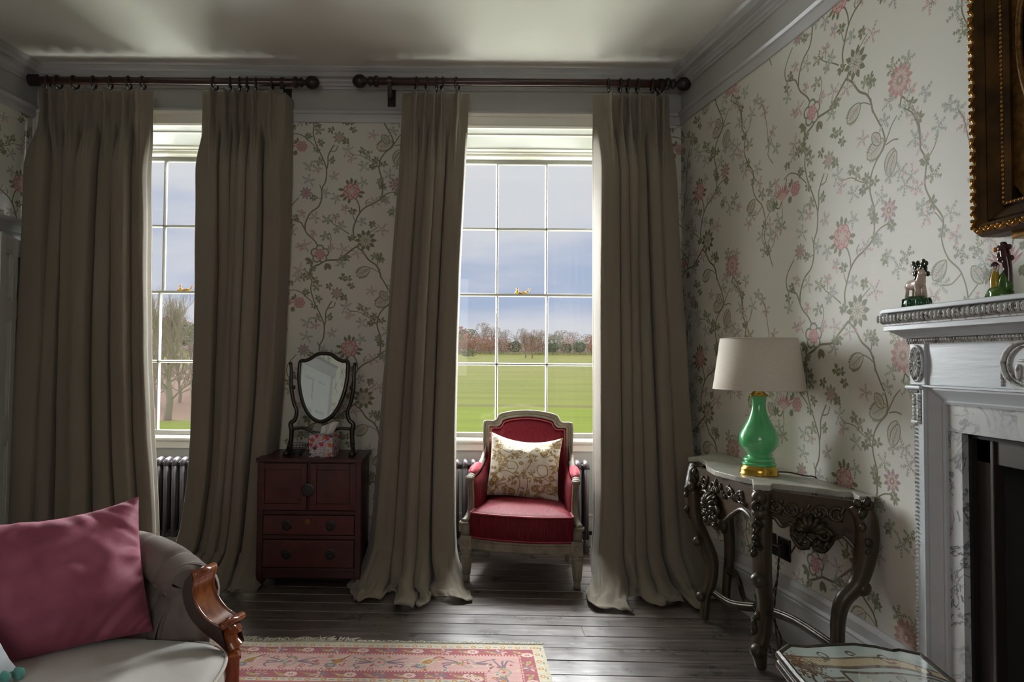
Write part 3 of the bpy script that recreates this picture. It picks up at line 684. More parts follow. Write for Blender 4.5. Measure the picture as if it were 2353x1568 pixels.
def curtain(label, L, Rr, pin, puddle, seed, outer, side=0):
    """L, Rr: outline rows (py, px); pin: px of pinch pleats at the heading"""
    rs = random.Random(seed); Z0 = 2.915; YC = 3.955
    zL = [(at(px, py, YC).z, at(px, py, YC).x) for py, px in L]; zR = [(at(px, py, YC).z, at(px, py, YC).x) for py, px in Rr]
    def ip(tab, z): return float(np.interp(z, [a[0] for a in tab][::-1], [a[1] for a in tab][::-1]))
    xl, xr = ip(zL, Z0), ip(zR, Z0)
    us = sorted((at(p, 212, YC).x - xl) / (xr - xl) for p in pin); 
    mids = [0 - us[0] * .2] + [(a + b) / 2 for a, b in zip(us, us[1:])] + [1 + (1 - us[-1]) * .2]
    mids[0] = max(mids[0], -.02); nf = len(us)
    lean = [rs.uniform(-.25, .25) for _ in us]; amp = [rs.uniform(.7, 1.2) for _ in us]; wig = [rs.uniform(0, 6) for _ in us]; slot = [rs.uniform(.84, .98) for _ in us]; pud = [rs.uniform(.55, 1.25) for _ in us]
    zb = .055; S1 = Z0 - zb
    nu, nv = 40 * nf, 96
    def f(u, v):
        s = v * (S1 + puddle + .06); z = Z0 - s if s < S1 else zb; t = min(1, s / S1)
        k = 0
        while k < nf - 1 and u > mids[k + 1]: k += 1
        c = us[k]; a = (u - c) / ((c - mids[k]) if u < c else (mids[k + 1] - c) or 1); a = max(-1, min(1, a))
        # fold section: tight pinch at the heading opening into full rounded folds
        hd = min(1, max(0, (s - .13) / .42)); hd = hd * hd * (3 - 2 * hd)
        pw_ = .10 + .16 * (1 - math.exp(-((s - .12) / .07) ** 2)); pinch = math.exp(-(a / pw_) ** 2) * .055
        triple = .014 * math.cos(a * math.pi / .11) * math.exp(-(a / .2) ** 2) * (1 - hd) * (1 - math.exp(-((s - .12) / .05) ** 2))
        q1 = min(1, max(0, (slot[k] - abs(a)) / .34)); full = (q1 * q1 * (3 - 2 * q1) * .82 + .18 * math.cos(a * math.pi / 2)) * .17 * amp[k] * (1 + .15 * math.sin(4 * t + wig[k]))
        d = pinch * (1 - hd) + triple + full * hd
        e = .004 * noise.noise(Vector((u * 14 + seed, s * 1.2, 0))) * (1 + 2 * hd) + .008 * hd * noise.noise(Vector((u * 5 + seed, s * 3, 4)))
        xa, xb = ip(zL, z), ip(zR, z); w = xb - xa
        x = xa + w * u + hd * w / nf * .22 * (math.sin(a * math.pi) * .45 + lean[k] * (1 - abs(a)) * t) * (1 if .02 < u < .98 else 0)
        oo = max(0, (u - .965) / .035) if outer == 'R' else max(0, (.035 - u) / .035)
        x *= 1 - .115 * hd / YC * min(1, min(u, 1 - u) * 9)
        hem = max(0, t - .88) / .12; flare = hem * hem
        y = YC - d * (1 - oo) - e - flare * .05 - .02 * hd * t + .12 * oo
        if s > S1 - .10:                                          # turn onto the floor and spill outwards
            q = s - (S1 - .10); pl = q * pud[k] * (1 + .35 * noise.noise(Vector((u * 6, seed, 2))))
            z = max(.012, (zb + .10) * math.exp(-q * 10) + .012 + .035 * math.exp(-q * 3) * (.5 + .5 * math.cos(a * math.pi)) * amp[k] + .022 * noise.noise(Vector((u * 11, q * 9, seed))) + .018 * noise.noise(Vector((u * 27, q * 16, seed + 3))))
            if s >= S1 - .1: z = min(z, Z0 - s + q * 1.2 + .02) if q < .03 else z
            y -= pl * .75; x += (u - .5) * q * .35 + side * q * .5 + .05 * q * 4 * noise.noise(Vector((u * 8, q * 5, 7 + seed)))
        return Vector((x, y, z))
    root = empty('curtain', ((xl + xr) / 2, YC, 0), 0, label, 'curtain', 'floor length linen curtains')
    o = MB().grid(f, nu, nv); c = o.build('drape', LINEN, root, smooth=True, recalc=False); c.location = (-(xl + xr) / 2, -YC, 0)
    c.modifiers.new('t', 'SOLIDIFY').thickness = .004
    zp = zp1 if xl < -1 else zp2
    first = None
    for i, u in enumerate(us):
        x = xl + (xr - xl) * u + rs.uniform(-.008, .008); r = rs.uniform(-.25, .25) * (2.2 if rs.random() < .3 else 1)
        if first is None:
            m = MB(); m.tube([(0, .037 * math.sin(a * math.pi / 9), .037 * math.cos(a * math.pi / 9)) for a in range(18)], .0065, 8, closed=True)
            m.lathe([(.004, -.060), (.004, -.042)], 8); first = m.build('curtain_ring', BLACKW, root, smooth=True); rg = first
        else: rg = dup(first, root)
        rg.location = (x - (xl + xr) / 2, YP - YC, zp - .012); rg.rotation_euler = (0, 0, r)
    return root
curtain('wide taupe curtain at far left, beside the panelled door', [(212, 84), (420, 82), (700, 68), (1000, 58), (1310, 40)], [(212, 353), (420, 350), (800, 352), (1000, 358), (1150, 368), (1310, 378)], [107, 127, 164, 209, 250, 293, 322], .10, 1, 'L')
curtain('taupe curtain right of the left window, hanging behind the red chest', [(212, 466), (500, 463), (800, 456), (1000, 452), (1100, 446), (1200, 432), (1290, 410)], [(212, 662), (600, 655), (900, 640), (1100, 622), (1300, 612)], [491, 523, 546, 563, 586, 625], .22, 2, 'R', side=-.25)
curtain('taupe curtain left of the armchair, sweeping out beside the red chest', [(212, 922), (400, 914), (600, 898), (800, 884), (1000, 868), (1200, 852), (1310, 838)], [(212, 1079), (400, 1068), (600, 1058), (800, 1051), (1000, 1047), (1200, 1046), (1310, 1052)], [958, 978, 1000, 1016, 1052], .24, 3, 'L')
curtain('taupe curtain right of the armchair, next to the flowered wall', [(212, 1362), (700, 1361), (1100, 1362), (1200, 1362), (1300, 1350)], [(212, 1541), (600, 1554), (900, 1570), (1200, 1592), (1310, 1604)], [1401, 1425, 1443, 1465, 1500, 1518], .24, 4, 'R')
# ------------------------------------------------------------------ radiators
IRON = mat('dark_cast_iron', srgb(82, 76, 80), .38, metal=.35, var=.1, vscale=8)
def radiator(x0, x1, n, label, valve):
    Y = YG - .12; z1, z0 = .595, .075; root = empty('radiator', ((x0 + x1) / 2, Y, 0), 0, label, 'radiator', 'cast iron column radiators')
    w = (x1 - x0) / n; first = None
    m = MB()
    for y in (-.05, 0, .05):
        m.tube([(0, y, z0 + .02), (0, y, z1 - .03)], .0155, 10)
    m.tube([(0, -.05, z1 - .035), (0, -.04, z1 - .008), (0, 0, z1), (0, .04, z1 - .008), (0, .05, z1 - .035)], .020, 10)
    m.tube([(0, -.055, z0 + .03), (0, 0, z0 + .015), (0, .055, z0 + .03)], .021, 10)
    m.lathe([(.02, -w / 2), (.02, w / 2)], 10, fr((0, 0, z1 - .03), (0, R(90), 0))); m.lathe([(.02, -w / 2), (.02, w / 2)], 10, fr((0, 0, z0 + .03), (0, R(90), 0)))
    for i in range(n):
        x = -(x1 - x0) / 2 + w * (i + .5)
        if first is None: first = s = m.build('section', IRON, root, smooth=True)
        else: s = dup(first, root)
        s.location.x = x
    for sx in (-1, 1):
        for sy in (-.05, .05): f = MB(); f.lathe([(.016, 0), (.020, .01), (.012, .05), (.016, .09)], 8, fr((sx * ((x1 - x0) / 2 - w / 2), sy, 0))); f.build('foot', IRON, root, smooth=True)
    if valve:
        v = MB(); X = (x1 - x0) / 2
        v.tube([(X, 0, .12), (X + .06, 0, .12), (X + .085, 0, .12)], .013, 10); v.tube([(X + .07, 0, .0), (X + .07, 0, .13)], .009, 8)
        v.lathe([(.018, .0), (.02, .02), (.014, .03)], 12, fr((X + .03, 0, .12), (0, R(90), 0))); v.lathe([(.012, .13), (.02, .14), (.022, .17), (.01, .18)], 12, fr((X + .07, 0, 0))); v.lathe([(.018, -.02), (.018, .02)], 12, fr((X + .07, 0, .235))); v.tube([(X + .07, 0, .17), (X + .07, 0, .24)], .008, 8)
        v.build('valve', mat('valve_chrome', srgb(120, 118, 112), .35, 1), root, smooth=True)
radiator(-2.36, -1.70, 12, 'dark column radiator under the left window', False)
radiator(-.02, .905, 17, 'dark column radiator behind the red armchair', True)
# ------------------------------------------------------------------ red chest
LACQ = mat('dark_red_lacquer', srgb(70, 25, 23), .33, var=.35, vscale=7, coat=.15, bump=.1, bscale=18)
LACD = mat('dark_lacquer_frame', srgb(58, 22, 20), .35, var=.3, vscale=9)
CX0, CX1, CY0, CY1, CH = -1.118, -.532, 3.70, 4.075, .722
root = empty('red_chest', ((CX0 + CX1) / 2, CY0, 0), 0, 'dark red lacquered chest with two doors above drawers', 'chest')
def cb(m, x0, x1, y0, y1, z0, z1): m.box(x0 - (CX0 + CX1) / 2, x1 - (CX0 + CX1) / 2, y0 - CY0, y1 - CY0, z0, z1)
m = MB(); cb(m, CX0 + .006, CX1 - .006, CY0 + .02, CY1, .10, CH - .02); cb(m, CX0, CX0 + .035, CY0, CY0 + .035, 0, CH - .02); cb(m, CX1 - .035, CX1, CY0, CY0 + .035, 0, CH - .02); cb(m, CX0, CX0 + .035, CY1 - .035, CY1, 0, .12); cb(m, CX1 - .035, CX1, CY1 - .035, CY1, 0, .12)
for z in (.085, .268, .405): cb(m, CX0 + .03, CX1 - .03, CY0 + .004, CY0 + .03, z, z + .022)
cb(m, CX0 + .035, CX1 - .035, CY0 + .006, CY0 + .03, .05, .09); m.build('body', LACD, root, bevel=.003)
m = MB(); cb(m, CX0 - .008, CX1 + .008, CY0 - .012, CY1 + .005, CH - .022, CH); m.build('top', LACD, root, bevel=.004)
xm = (CX0 + CX1) / 2 - .006
for a, b in ((CX0 + .006, xm - .008), (xm + .012, CX1 - .03)):
    d = MB(); e = .035
    for q in ((a, a + e, .432, .694), (b - e, b, .432, .694), (a + e, b - e, .432, .432 + e), (a + e, b - e, .694 - e, .694)): cb(d, q[0], q[1], CY0 - .004, CY0 + .016, q[2], q[3])
    cb(d, a + e, b - e, CY0 + .004, CY0 + .014, .432 + e, .694 - e); d.build('door', LACQ, root, bevel=.002)
for z0, z1 in ((.294, .402), (.112, .264)):
    d = MB(); cb(d, CX0 + .038, CX1 - .038, CY0 - .002, CY0 + .016, z0, z1); dr = d.build('drawer', LACQ, root, bevel=.003)
    for x in (CX0 + .17, CX1 - .17):
        k = MB(); k.lathe([(.030, 0), (.030, .002), (.024, .004), (0, .005)], 20, fr((x - (CX0 + CX1) / 2, -.003, (z0 + z1) / 2), (R(90), 0, 0))); k.tube([(x - (CX0 + CX1) / 2 + .02 * math.sin(a), -.012, (z0 + z1) / 2 - .012 - .016 * math.cos(a)) for a in np.linspace(0, 6.283, 17)[:-1]], .003, 6, closed=True); k.build('round_handle', DARKPL, dr)
k = MB(); k.lathe([(.014, 0), (.014, .003), (0, .004)], 16, fr((xm + .0 - (CX0 + CX1) / 2, -.004, .37), (R(90), 0, 0))); k.build('escutcheon', OLDBRASS, root)
k = MB(); k.lathe([(.038, 0), (.038, .003), (.03, .005), (0, .006)], 24, fr((xm - (CX0 + CX1) / 2, -.006, .545), (R(90), 0, 0))); k.build('lock_plate', DARKPL, root)
# ------------------------------------------------------------------ dressing mirror
FRAME = mat('dark_mirror_wood', srgb(30, 22, 20), .28, coat=.3)
MIRR = mat('mirror_silver', (.86, .9, .88), .015, 1)
MYY = 3.87
mc = at(741, 891, MYY)
root = empty('dressing_mirror', (mc.x, MYY, CH), 0, 'dark shield-shaped dressing mirror on swivel posts on the red chest', 'mirror')
hz = mc.z - CH
def shield(s=1.0, o=0):
    pts = [(0, .210), (.045, .204), (.085, .178), (.120, .164), (.152, .160), (.157, .11), (.154, .04), (.138, -.04), (.108, -.12), (.062, -.180), (0, -.207)]
    full = pts + [(-x, z) for x, z in pts[::-1][1:-1]]
    q = cr([(x, 0, z) for x, z in full], 4, closed=True); return [Vector((p.x * s, o, p.z * s)) for p in q]
mf = empty('swing_frame', (0, 0, hz)); mf.parent = root; mf.rotation_euler = (R(-6.3), 0, R(-10.5))
m = MB(); m.tube(shield(.965), .0125, 8, closed=True); m.build('shield_frame', FRAME, mf, smooth=True)
g = MB(); P = shield(.95, -.004); g.add([(0, -.004, 0)] + P, [(0, i + 1, (i + 1) % len(P) + 1) for i in range(len(P))]); g.build('looking_glass', MIRR, mf)
g = MB(); P = shield(.95, .006); g.add([(0, .006, 0)] + P, [(0, i + 1, (i + 1) % len(P) + 1) for i in range(len(P))]); g.build('backboard', FRAME, mf)
for s in (-1, 1):
    m = MB(); m.tube(cr([(s * .190, 0, hz + .135), (s * .186, 0, hz + .10), (s * .184, 0, hz), (s * .168, 0, hz - .09), (s * .150, 0, hz - .14), (s * .16, 0, hz - .19), (s * .185, 0, hz - .215), (s * .178, 0, hz - .26), (s * .185, 0, .03), (s * .19, 0, .012)], 5), [.009, .010, .012, .011, .012, .013, .015, .013, .016], 8)
    m.ball((s * .190, 0, hz + .14), .011, 10, 8); m.lathe([(.012, -.01), (.012, .01)], 10, fr((s * .172, 0, hz), (0, R(90), 0))); m.box(s * .19 - .014, s * .19 + .014, -.09, .07, 0, .02)
    m.tube(cr([(s * .19, -.085, .014), (s * .19, -.04, .03), (s * .188, 0, .07)], 4), .010, 6); m.build('post', FRAME, root, smooth=True)
m = MB(); m.tube(cr([(-.182, 0, hz - .245), (-.10, 0, hz - .24), (-.05, 0, hz - .265), (0, 0, hz - .27), (.05, 0, hz - .265), (.10, 0, hz - .24), (.182, 0, hz - .245)], 5), .009, 8); m.build('stretcher', FRAME, root, smooth=True)
# ------------------------------------------------------------------ tissue box and small lattice dish
def mosaic():
    m = mat('flowered_box_paper', (.8, .78, .75), .6); t = m.node_tree; b = t.nodes['Principled BSDF']; tcn = N(t, 'ShaderNodeTexCoord')
    v = N(t, 'ShaderNodeTexVoronoi', i_Scale=150.0, feature='DISTANCE_TO_EDGE'); t.links.new(tcn.outputs['Object'], v.inputs[0])
    e = ramp(t, [(.05, (.18, .12, .16)), (.12, (.62, .60, .58))], v.outputs[0])
    v2 = N(t, 'ShaderNodeTexVoronoi', i_Scale=32.0); t.links.new(tcn.outputs['Object'], v2.inputs[0])
    cc = ramp(t, [(0, (.45, .03, .08)), (.3, (.5, .05, .05)), (.45, (.10, .08, .30)), (.6, (.5, .12, .02)), (.8, (.03, .03, .06)), (1, (.35, .02, .10))], interp='CONSTANT')
    sc = N(t, 'ShaderNodeSeparateColor'); t.links.new(v2.outputs['Color'], sc.inputs[0]); t.links.new(sc.outputs[0], cc.inputs[0])
    mk = ramp(t, [(.36, 1), (.44, 0)], v2.outputs['Distance']); mx = N(t, 'ShaderNodeMix', data_type='RGBA'); t.links.new(mk.outputs[0], mx.inputs[0]); t.links.new(e.outputs[0], mx.inputs[6]); t.links.new(cc.outputs[0], mx.inputs[7]); t.links.new(mx.outputs[2], b.inputs['Base Color']); return m
tb = at(743, 1042, 3.78)
root = empty('tissue_box', (tb.x, 3.80, CH), R(-6), 'white cube tissue box with red and blue flowers, tissue pulled up', 'tissue box')
m = MB(); m.box(-.069, .069, -.066, .066, 0, .128); m.build('carton', mosaic(), root, bevel=.003)
m = MB()
def tis(u, v):
    x = (u - .5) * .075 * (1 + .5 * v) + .02 * v; z = .128 + v * .075 * (1 - .55 * abs(u - .85)); y = .02 * math.sin(u * 7) * (1 - v) + .03 * v * math.sin(u * 5 + 1); return Vector((x + .012, y, z))
m.grid(tis, 18, 12); m.build('tissue', mat('white_tissue', srgb(225, 222, 220), .8), root, smooth=True, solid=.001)
dp = at(682, 1040, 3.80)
root = empty('lattice_dish', (dp.x, 3.82, CH), 0, 'small dark openwork dish on the red chest left of the tissue box', 'dish')
m = MB()
DG = mat('tarnished_silver', srgb(90, 92, 92), .35, .9)
prof = [(.022, .004), (.030, .012), (.046, .030), (.056, .052), (.058, .066)]
for r, z in prof: m.tube([(r * math.cos(a), r * math.sin(a), z) for a in np.linspace(0, 2 * math.pi, 25)[:-1]], .0018, 5, closed=True)
for k in range(18):
    a = k * 2 * math.pi / 18; m.tube([(r * math.cos(a + z * 4), r * math.sin(a + z * 4), z) for r, z in prof], .0014, 5)
m.build('lattice_bowl', DG, root, smooth=True)
m = MB(); m.lathe([(0, 0), (.026, 0), (.026, .003), (.018, .006), (0, .006)], 20); m.build('foot', DG, root, smooth=True)
# ------------------------------------------------------------------ cushion shape shared by all pillows
def cushion_grid(w, h, th, n=44, pinch=.10, seed=0, wr=.006, sag=0):
    m = MB()
    def side(sg):
        def f(u, v):
            a, b = u * 2 - 1, v * 2 - 1
            ex = 1 - pinch * (1 - abs(b) ** 2.2) ; ez = 1 - pinch * (1 - abs(a) ** 2.2)
            x, z = a * w / 2 * ex, b * h / 2 * ez - sag * (1 - a * a) * max(0, b) 
            t = max(0, (1 - abs(a) ** 2.6)) ** .62 * max(0, (1 - abs(b) ** 2.6)) ** .62
            edge = max(abs(a), abs(b)); k = wr * noise.noise(Vector((a * 3 + seed, b * 3, sg))) + wr * .9 * noise.noise(Vector((a * (3 + 6 * abs(b) ** 2) + seed, b * (2 + 6 * abs(a) ** 2), 9))) * edge ** 3 * 1.6
            return Vector((x, -sg * (th / 2 * t) - k * t ** .3, z))
        return f
    m.grid(side(1), n, n); m.grid(side(-1), n, n); return m
# ------------------------------------------------------------------ red armchair
CHPAINT = mat('worn_grey_cream_chair_paint', srgb(140, 130, 113), .55, alt=srgb(104, 95, 80), vscale=14, bump=.15, bscale=60, vramp=(.25, .6))
def velvet(name, c, alt=None, streak=(60, 60, 3), rough=.6, sheen=.6, vs=3):
    m = mat(name, c, rough, sheen=sheen, alt=alt, vscale=vs, stretch=streak, bump=.12, bscale=25, detail=5, vramp=(.3, .72), spec=.18); m.node_tree.nodes['Principled BSDF'].inputs['Sheen Tint'].default_value = (min(1, c[0] * 2.2 + .25), c[1] * 2 + .2, c[2] * 2 + .2, 1); return m
REDV = velvet('strie_red_velvet', srgb(128, 28, 40), srgb(66, 9, 18), sheen=.04, streak=(60, 4, 4)); REDP = mat('red_piping', srgb(160, 56, 70), .6, sheen=.2)
REDB = velvet('strie_red_velvet_back', srgb(126, 28, 42), srgb(84, 14, 26), sheen=.1, streak=(50, 50, 2))
a0 = ath(1193, 1354, 0); rz = R(-10)
ch = empty('red_armchair', (a0.x + .062, a0.y + .33, 0), rz, 'red velvet armchair with worn painted wooden frame in front of the window', 'armchair')
# local frame: front y=-.26, back y=+.24
for s in (-1, 1):
    m = MB(); T = fr((s * .317, -.26, 0))
    m.lathe([(.017, 0), (.021, .004), (.021, .02), (.018, .024), (.021, .03), (.019, .036), (.030, .145), (.031, .155), (.026, .160), (.034, .166), (.034, .176), (.028, .182), (.030, .19)], 20, T)
    for k in range(10):
        a = k * math.pi / 5; m.tube([(s * .317 + .020 * math.cos(a), -.26 + .020 * math.sin(a), .04), (s * .317 + .030 * math.cos(a), -.26 + .030 * math.sin(a), .140)], .0035, 5)
    lg = m.build('leg', CHPAINT, ch, smooth=True)
    m = MB(); m.box(s * .317 - .033, s * .317 + .033, -.294, -.228, .188, .268); m.lathe([(.022, 0), (.022, .003), (.018, .004), (.016, .001), (.012, .001), (.010, .007), (0, .008)], 20, fr((s * .317, -.294, .228), (R(90), 0, 0))); m.build('leg_block', CHPAINT, ch, bevel=.003)
    m = MB(); m.tube([(s * .255, .215, .20), (s * .258, .225, .12), (s * .262, .245, 0)], [.026, .024, .017], 10, sq=1); m.build('leg', CHPAINT, ch, smooth=True)
m = MB()                                            # seat rail bowed at the front
front = cr([(-.29, -.268, 0), (-.15, -.300, 0), (0, -.310, 0), (.15, -.300, 0), (.29, -.268, 0)], 6)
def railp(x, z): return None
prof = [(0, .196), (.012, .192), (.016, .2), (.010, .208), (.010, .235), (.016, .243), (.012, .252), (0, .256), (-.03, .256), (-.03, .192)]
vs = []; 
for i, p in enumerate(front):
    t_ = (front[min(i + 1, len(front) - 1)] - front[max(0, i - 1)]).normalized(); nn = Vector((t_.y, -t_.x, 0))
    for d, z in prof: vs.append(p + nn * d + Vector((0, 0, z)))
k = len(prof); n_ = len(front); m.add(vs, [(i * k + j, i * k + (j + 1) % k, (i + 1) * k + (j + 1) % k, (i + 1) * k + j) for i in range(n_ - 1) for j in range(k)] + [tuple(range(k)), tuple((n_ - 1) * k + j for j in range(k))])
for s in (-1, 1): m.prism([(s * .31, -.24), (s * .285, -.24), (s * .235, .22), (s * .262, .22)], lambda x, y: Vector((x, y, .192)), lambda x, y: Vector((x, y, .256)))
m.box(-.25, .25, .205, .235, .192, .256); m.build('seat_rail', CHPAINT, ch, bevel=.002)
# back frame
def bk(x, z, d=0):                                   # point on the reclined, slightly curved back
    return Vector((x, .225 + (z - .26) * .13 + .03 * (1 - (x / .28) ** 2) * 1.0 - .03 + d, z))
zt_ = .905
outl = [(-.262, .30), (-.268, .5), (-.272, .70), (-.274, .845), (-.262, .868), (-.215, .868), (-.192, .885), (-.175, .912), (-.10, .930), (0, .938), (.10, .930), (.175, .912), (.192, .885), (.215, .868), (.262, .868), (.274, .845), (.272, .70), (.268, .5), (.262, .30)]
def outline(shrink):
    c = []
    for x, z in outl: c.append((x * (1 - shrink / .27), .30 + (z - .30) * (1 - shrink / .62) if z > .31 else z))
    return c
m = MB()
for dd, rr in ((0, .0145), (.016, .009), (-.014, .007)):
    m.tube([bk(x, z, -.01 if dd else 0) for x, z in [(p.x, p.y) for p in cr([(x, z, 0) for x, z in outline(dd)], 5)]], rr, 8)
m.build('back_frame', CHPAINT, ch, smooth=True)
for s in (-1, 1):
    m = MB(); m.ball(bk(s * .262, .878) + Vector((0, -.003, 0)), (.013, .013, .009), 12, 8); m.lathe([(.017, 0), (.013, .005), (.009, .012), (0, .014)], 14, fr(bk(s * .262, .874))); m.build('finial', CHPAINT, ch, smooth=True)
inn = cr([(x, z, 0) for x, z in outline(.03)], 4)
def arch(x):                                         # height of upholstery at x
    L = [(p.x, p.y) for p in inn if p.y > .8]; return float(np.interp(x, [q[0] for q in L], [q[1] for q in L]))
def backup(u, v):
    x = -.238 + .476 * u; zt2 = arch(x) - .008; z = .36 + (zt2 - .36) * v
    e = (min(u, 1 - u, 1 - v) * 12); b = 1 - math.exp(-max(0, e) * 1.2)
    return bk(x, z, -.006 - .042 * b)
m = MB(); m.grid(backup, 44, 36); m.build('back_upholstery', REDB, ch, smooth=True)
m = MB(); m.tube([bk(p.x, p.y, -.018) for p in cr([(x, z, 0) for x, z in outline(.034)], 4)], .0045, 6); m.build('back_piping', REDP, ch, smooth=True)
m = MB(); m.add([bk(-.25, .3, .012), bk(.25, .3, .012), bk(.25, .86, .012), bk(.12, .92, .012), bk(-.12, .92, .012), bk(-.25, .86, .012)], [(0, 1, 2, 3, 4, 5)]); m.build('back_panel', REDB, ch, solid=.006)
# arms
for s in (-1, 1):
    m = MB(); P = [bk(s * .270, .72), bk(s * .276, .66) + Vector((s * .004, -.02, 0)), Vector((s * .288, .11, .618)), Vector((s * .300, 0, .592)), Vector((s * .308, -.12, .590)), Vector((s * .310, -.185, .588))]
    m.tube(cr(P, 7), [.016, .018, .019, .019, .020, .022], 10)
    m.ball((s * .310, -.196, .584), (.027, .022, .021), 14, 10); m.tube([(s * .310 - .02 * s * k, -.214, .584) for k in (-.8, .8)], .011, 8)
    m.build('arm', CHPAINT, ch, smooth=True)
    m = MB(); P = [(s * .310, -.190, .578), (s * .306, -.188, .53), (s * .302, -.185, .46), (s * .304, -.196, .40), (s * .316, -.225, .36), (s * .332, -.262, .338)]
    m.tube(cr(P, 6), [.021, .018, .017, .018, .020, .022], 10)
    for d in (-.012, 0, .012): m.tube(cr([(x + d, y - .016, z) for x, y, z in P], 6), .0045, 6)
    m.box(s * .330 - .030, s * .330 + .026, -.290, -.235, .328, .342); m.box(s * .322 - .026, s * .322 + .024, -.286, -.236, .262, .330); m.build('arm_post', CHPAINT, ch, smooth=True)
    m = MB(); m.tube(cr([Vector((s * .290, .075, .628)), Vector((s * .300, .02, .618)), Vector((s * .305, -.08, .612)), Vector((s * .308, -.155, .606))], 8), [.012, .026, .030, .030, .026, .010], 14, sq=.9); m.build('arm_pad', velvet('pink_red_arm_velvet_%d' % (s > 0), srgb(158, 48, 64), srgb(126, 30, 44)), ch, smooth=True)
    def sidep(u, v, s=s):
        y = .235 - .415 * u; zt2 = float(np.interp(u, [0, .12, .35, .6, 1], [.76, .66, .61, .585, .575])); z = .30 + (zt2 - .30) * v
        x = float(np.interp(u, [0, .3, 1], [.240, .262, .288])); b = math.sin(math.pi * min(1, max(0, v))) ** .5 * math.sin(math.pi * u) ** .5
        return Vector((s * (x - .028 * b), y, z))
    m = MB(); m.grid(sidep, 24, 16); m.build('side_upholstery', REDV, ch, smooth=True)
    m = MB(); m.grid(lambda u, v: sidep(u, v) + Vector((s * .022, 0, 0)), 12, 8); m.build('outer_side_panel', REDB, ch, smooth=True)
# seat cushion with crisp piped edges
def seat_outline(k):
    return cr([(-.285 * k, -.20, 0), (-.293 * k, -.262 * k, 0), (-.27 * k, -.285 * k, 0), (-.14 * k, -.315 * k, 0), (0, -.325 * k, 0), (.14 * k, -.315 * k, 0), (.27 * k, -.285 * k, 0), (.293 * k, -.262 * k, 0), (.285 * k, -.20, 0), (.245, .10, 0), (.235, .205, 0), (0, .215, 0), (-.235, .205, 0), (-.245, .10, 0)], 4, closed=True)
SO = seat_outline(1.0); n_ = len(SO)
m = MB(); lv = [(1.0, .252), (1.012, .29), (1.016, .335), (1.01, .375), (1.0, .398)]
vs = []
for sc, z in lv:
    for p in SO: vs.append(Vector((p.x * sc, p.y * sc - (.012 if p.y < -.2 else 0) * math.sin((z - .25) / .15 * math.pi), z)))
for q in (.85, .65, .4, .2): 
    for p in SO: vs.append(Vector((p.x * q, (p.y + .05) * q - .05, .398 + .034 * (1 - q ** 2.5) + (.010 if p.y > 0 else 0) * q)))
vs.append(Vector((0, -.05, .434)))
L = len(lv) + 4; fs = [(i * n_ + j, i * n_ + (j + 1) % n_, (i + 1) * n_ + (j + 1) % n_, (i + 1) * n_ + j) for i in range(L - 1) for j in range(n_)] + [((L - 1) * n_ + j, (L - 1) * n_ + (j + 1) % n_, L * n_) for j in range(n_)]
m.add(vs, fs); m.build('seat_cushion', REDV, ch, smooth=True)
m = MB(); m.tube([Vector((p.x * 1.004, p.y * 1.004, .399)) for p in SO], .0055, 6, closed=True); m.tube([Vector((p.x * 1.004, p.y * 1.004, .262)) for p in SO], .005, 6, closed=True); m.build('cushion_piping', REDP, ch, smooth=True)
m = MB(); m.add([Vector((p.x * .98, p.y * .98, .225)) for p in SO] + [Vector((p.x * .98, p.y * .98, .256)) for p in SO], [tuple(range(n_)), tuple(range(n_, 2 * n_))] + [(j, (j + 1) % n_, n_ + (j + 1) % n_, n_ + j) for j in range(n_)]); m.build('seat_base', REDB, ch)
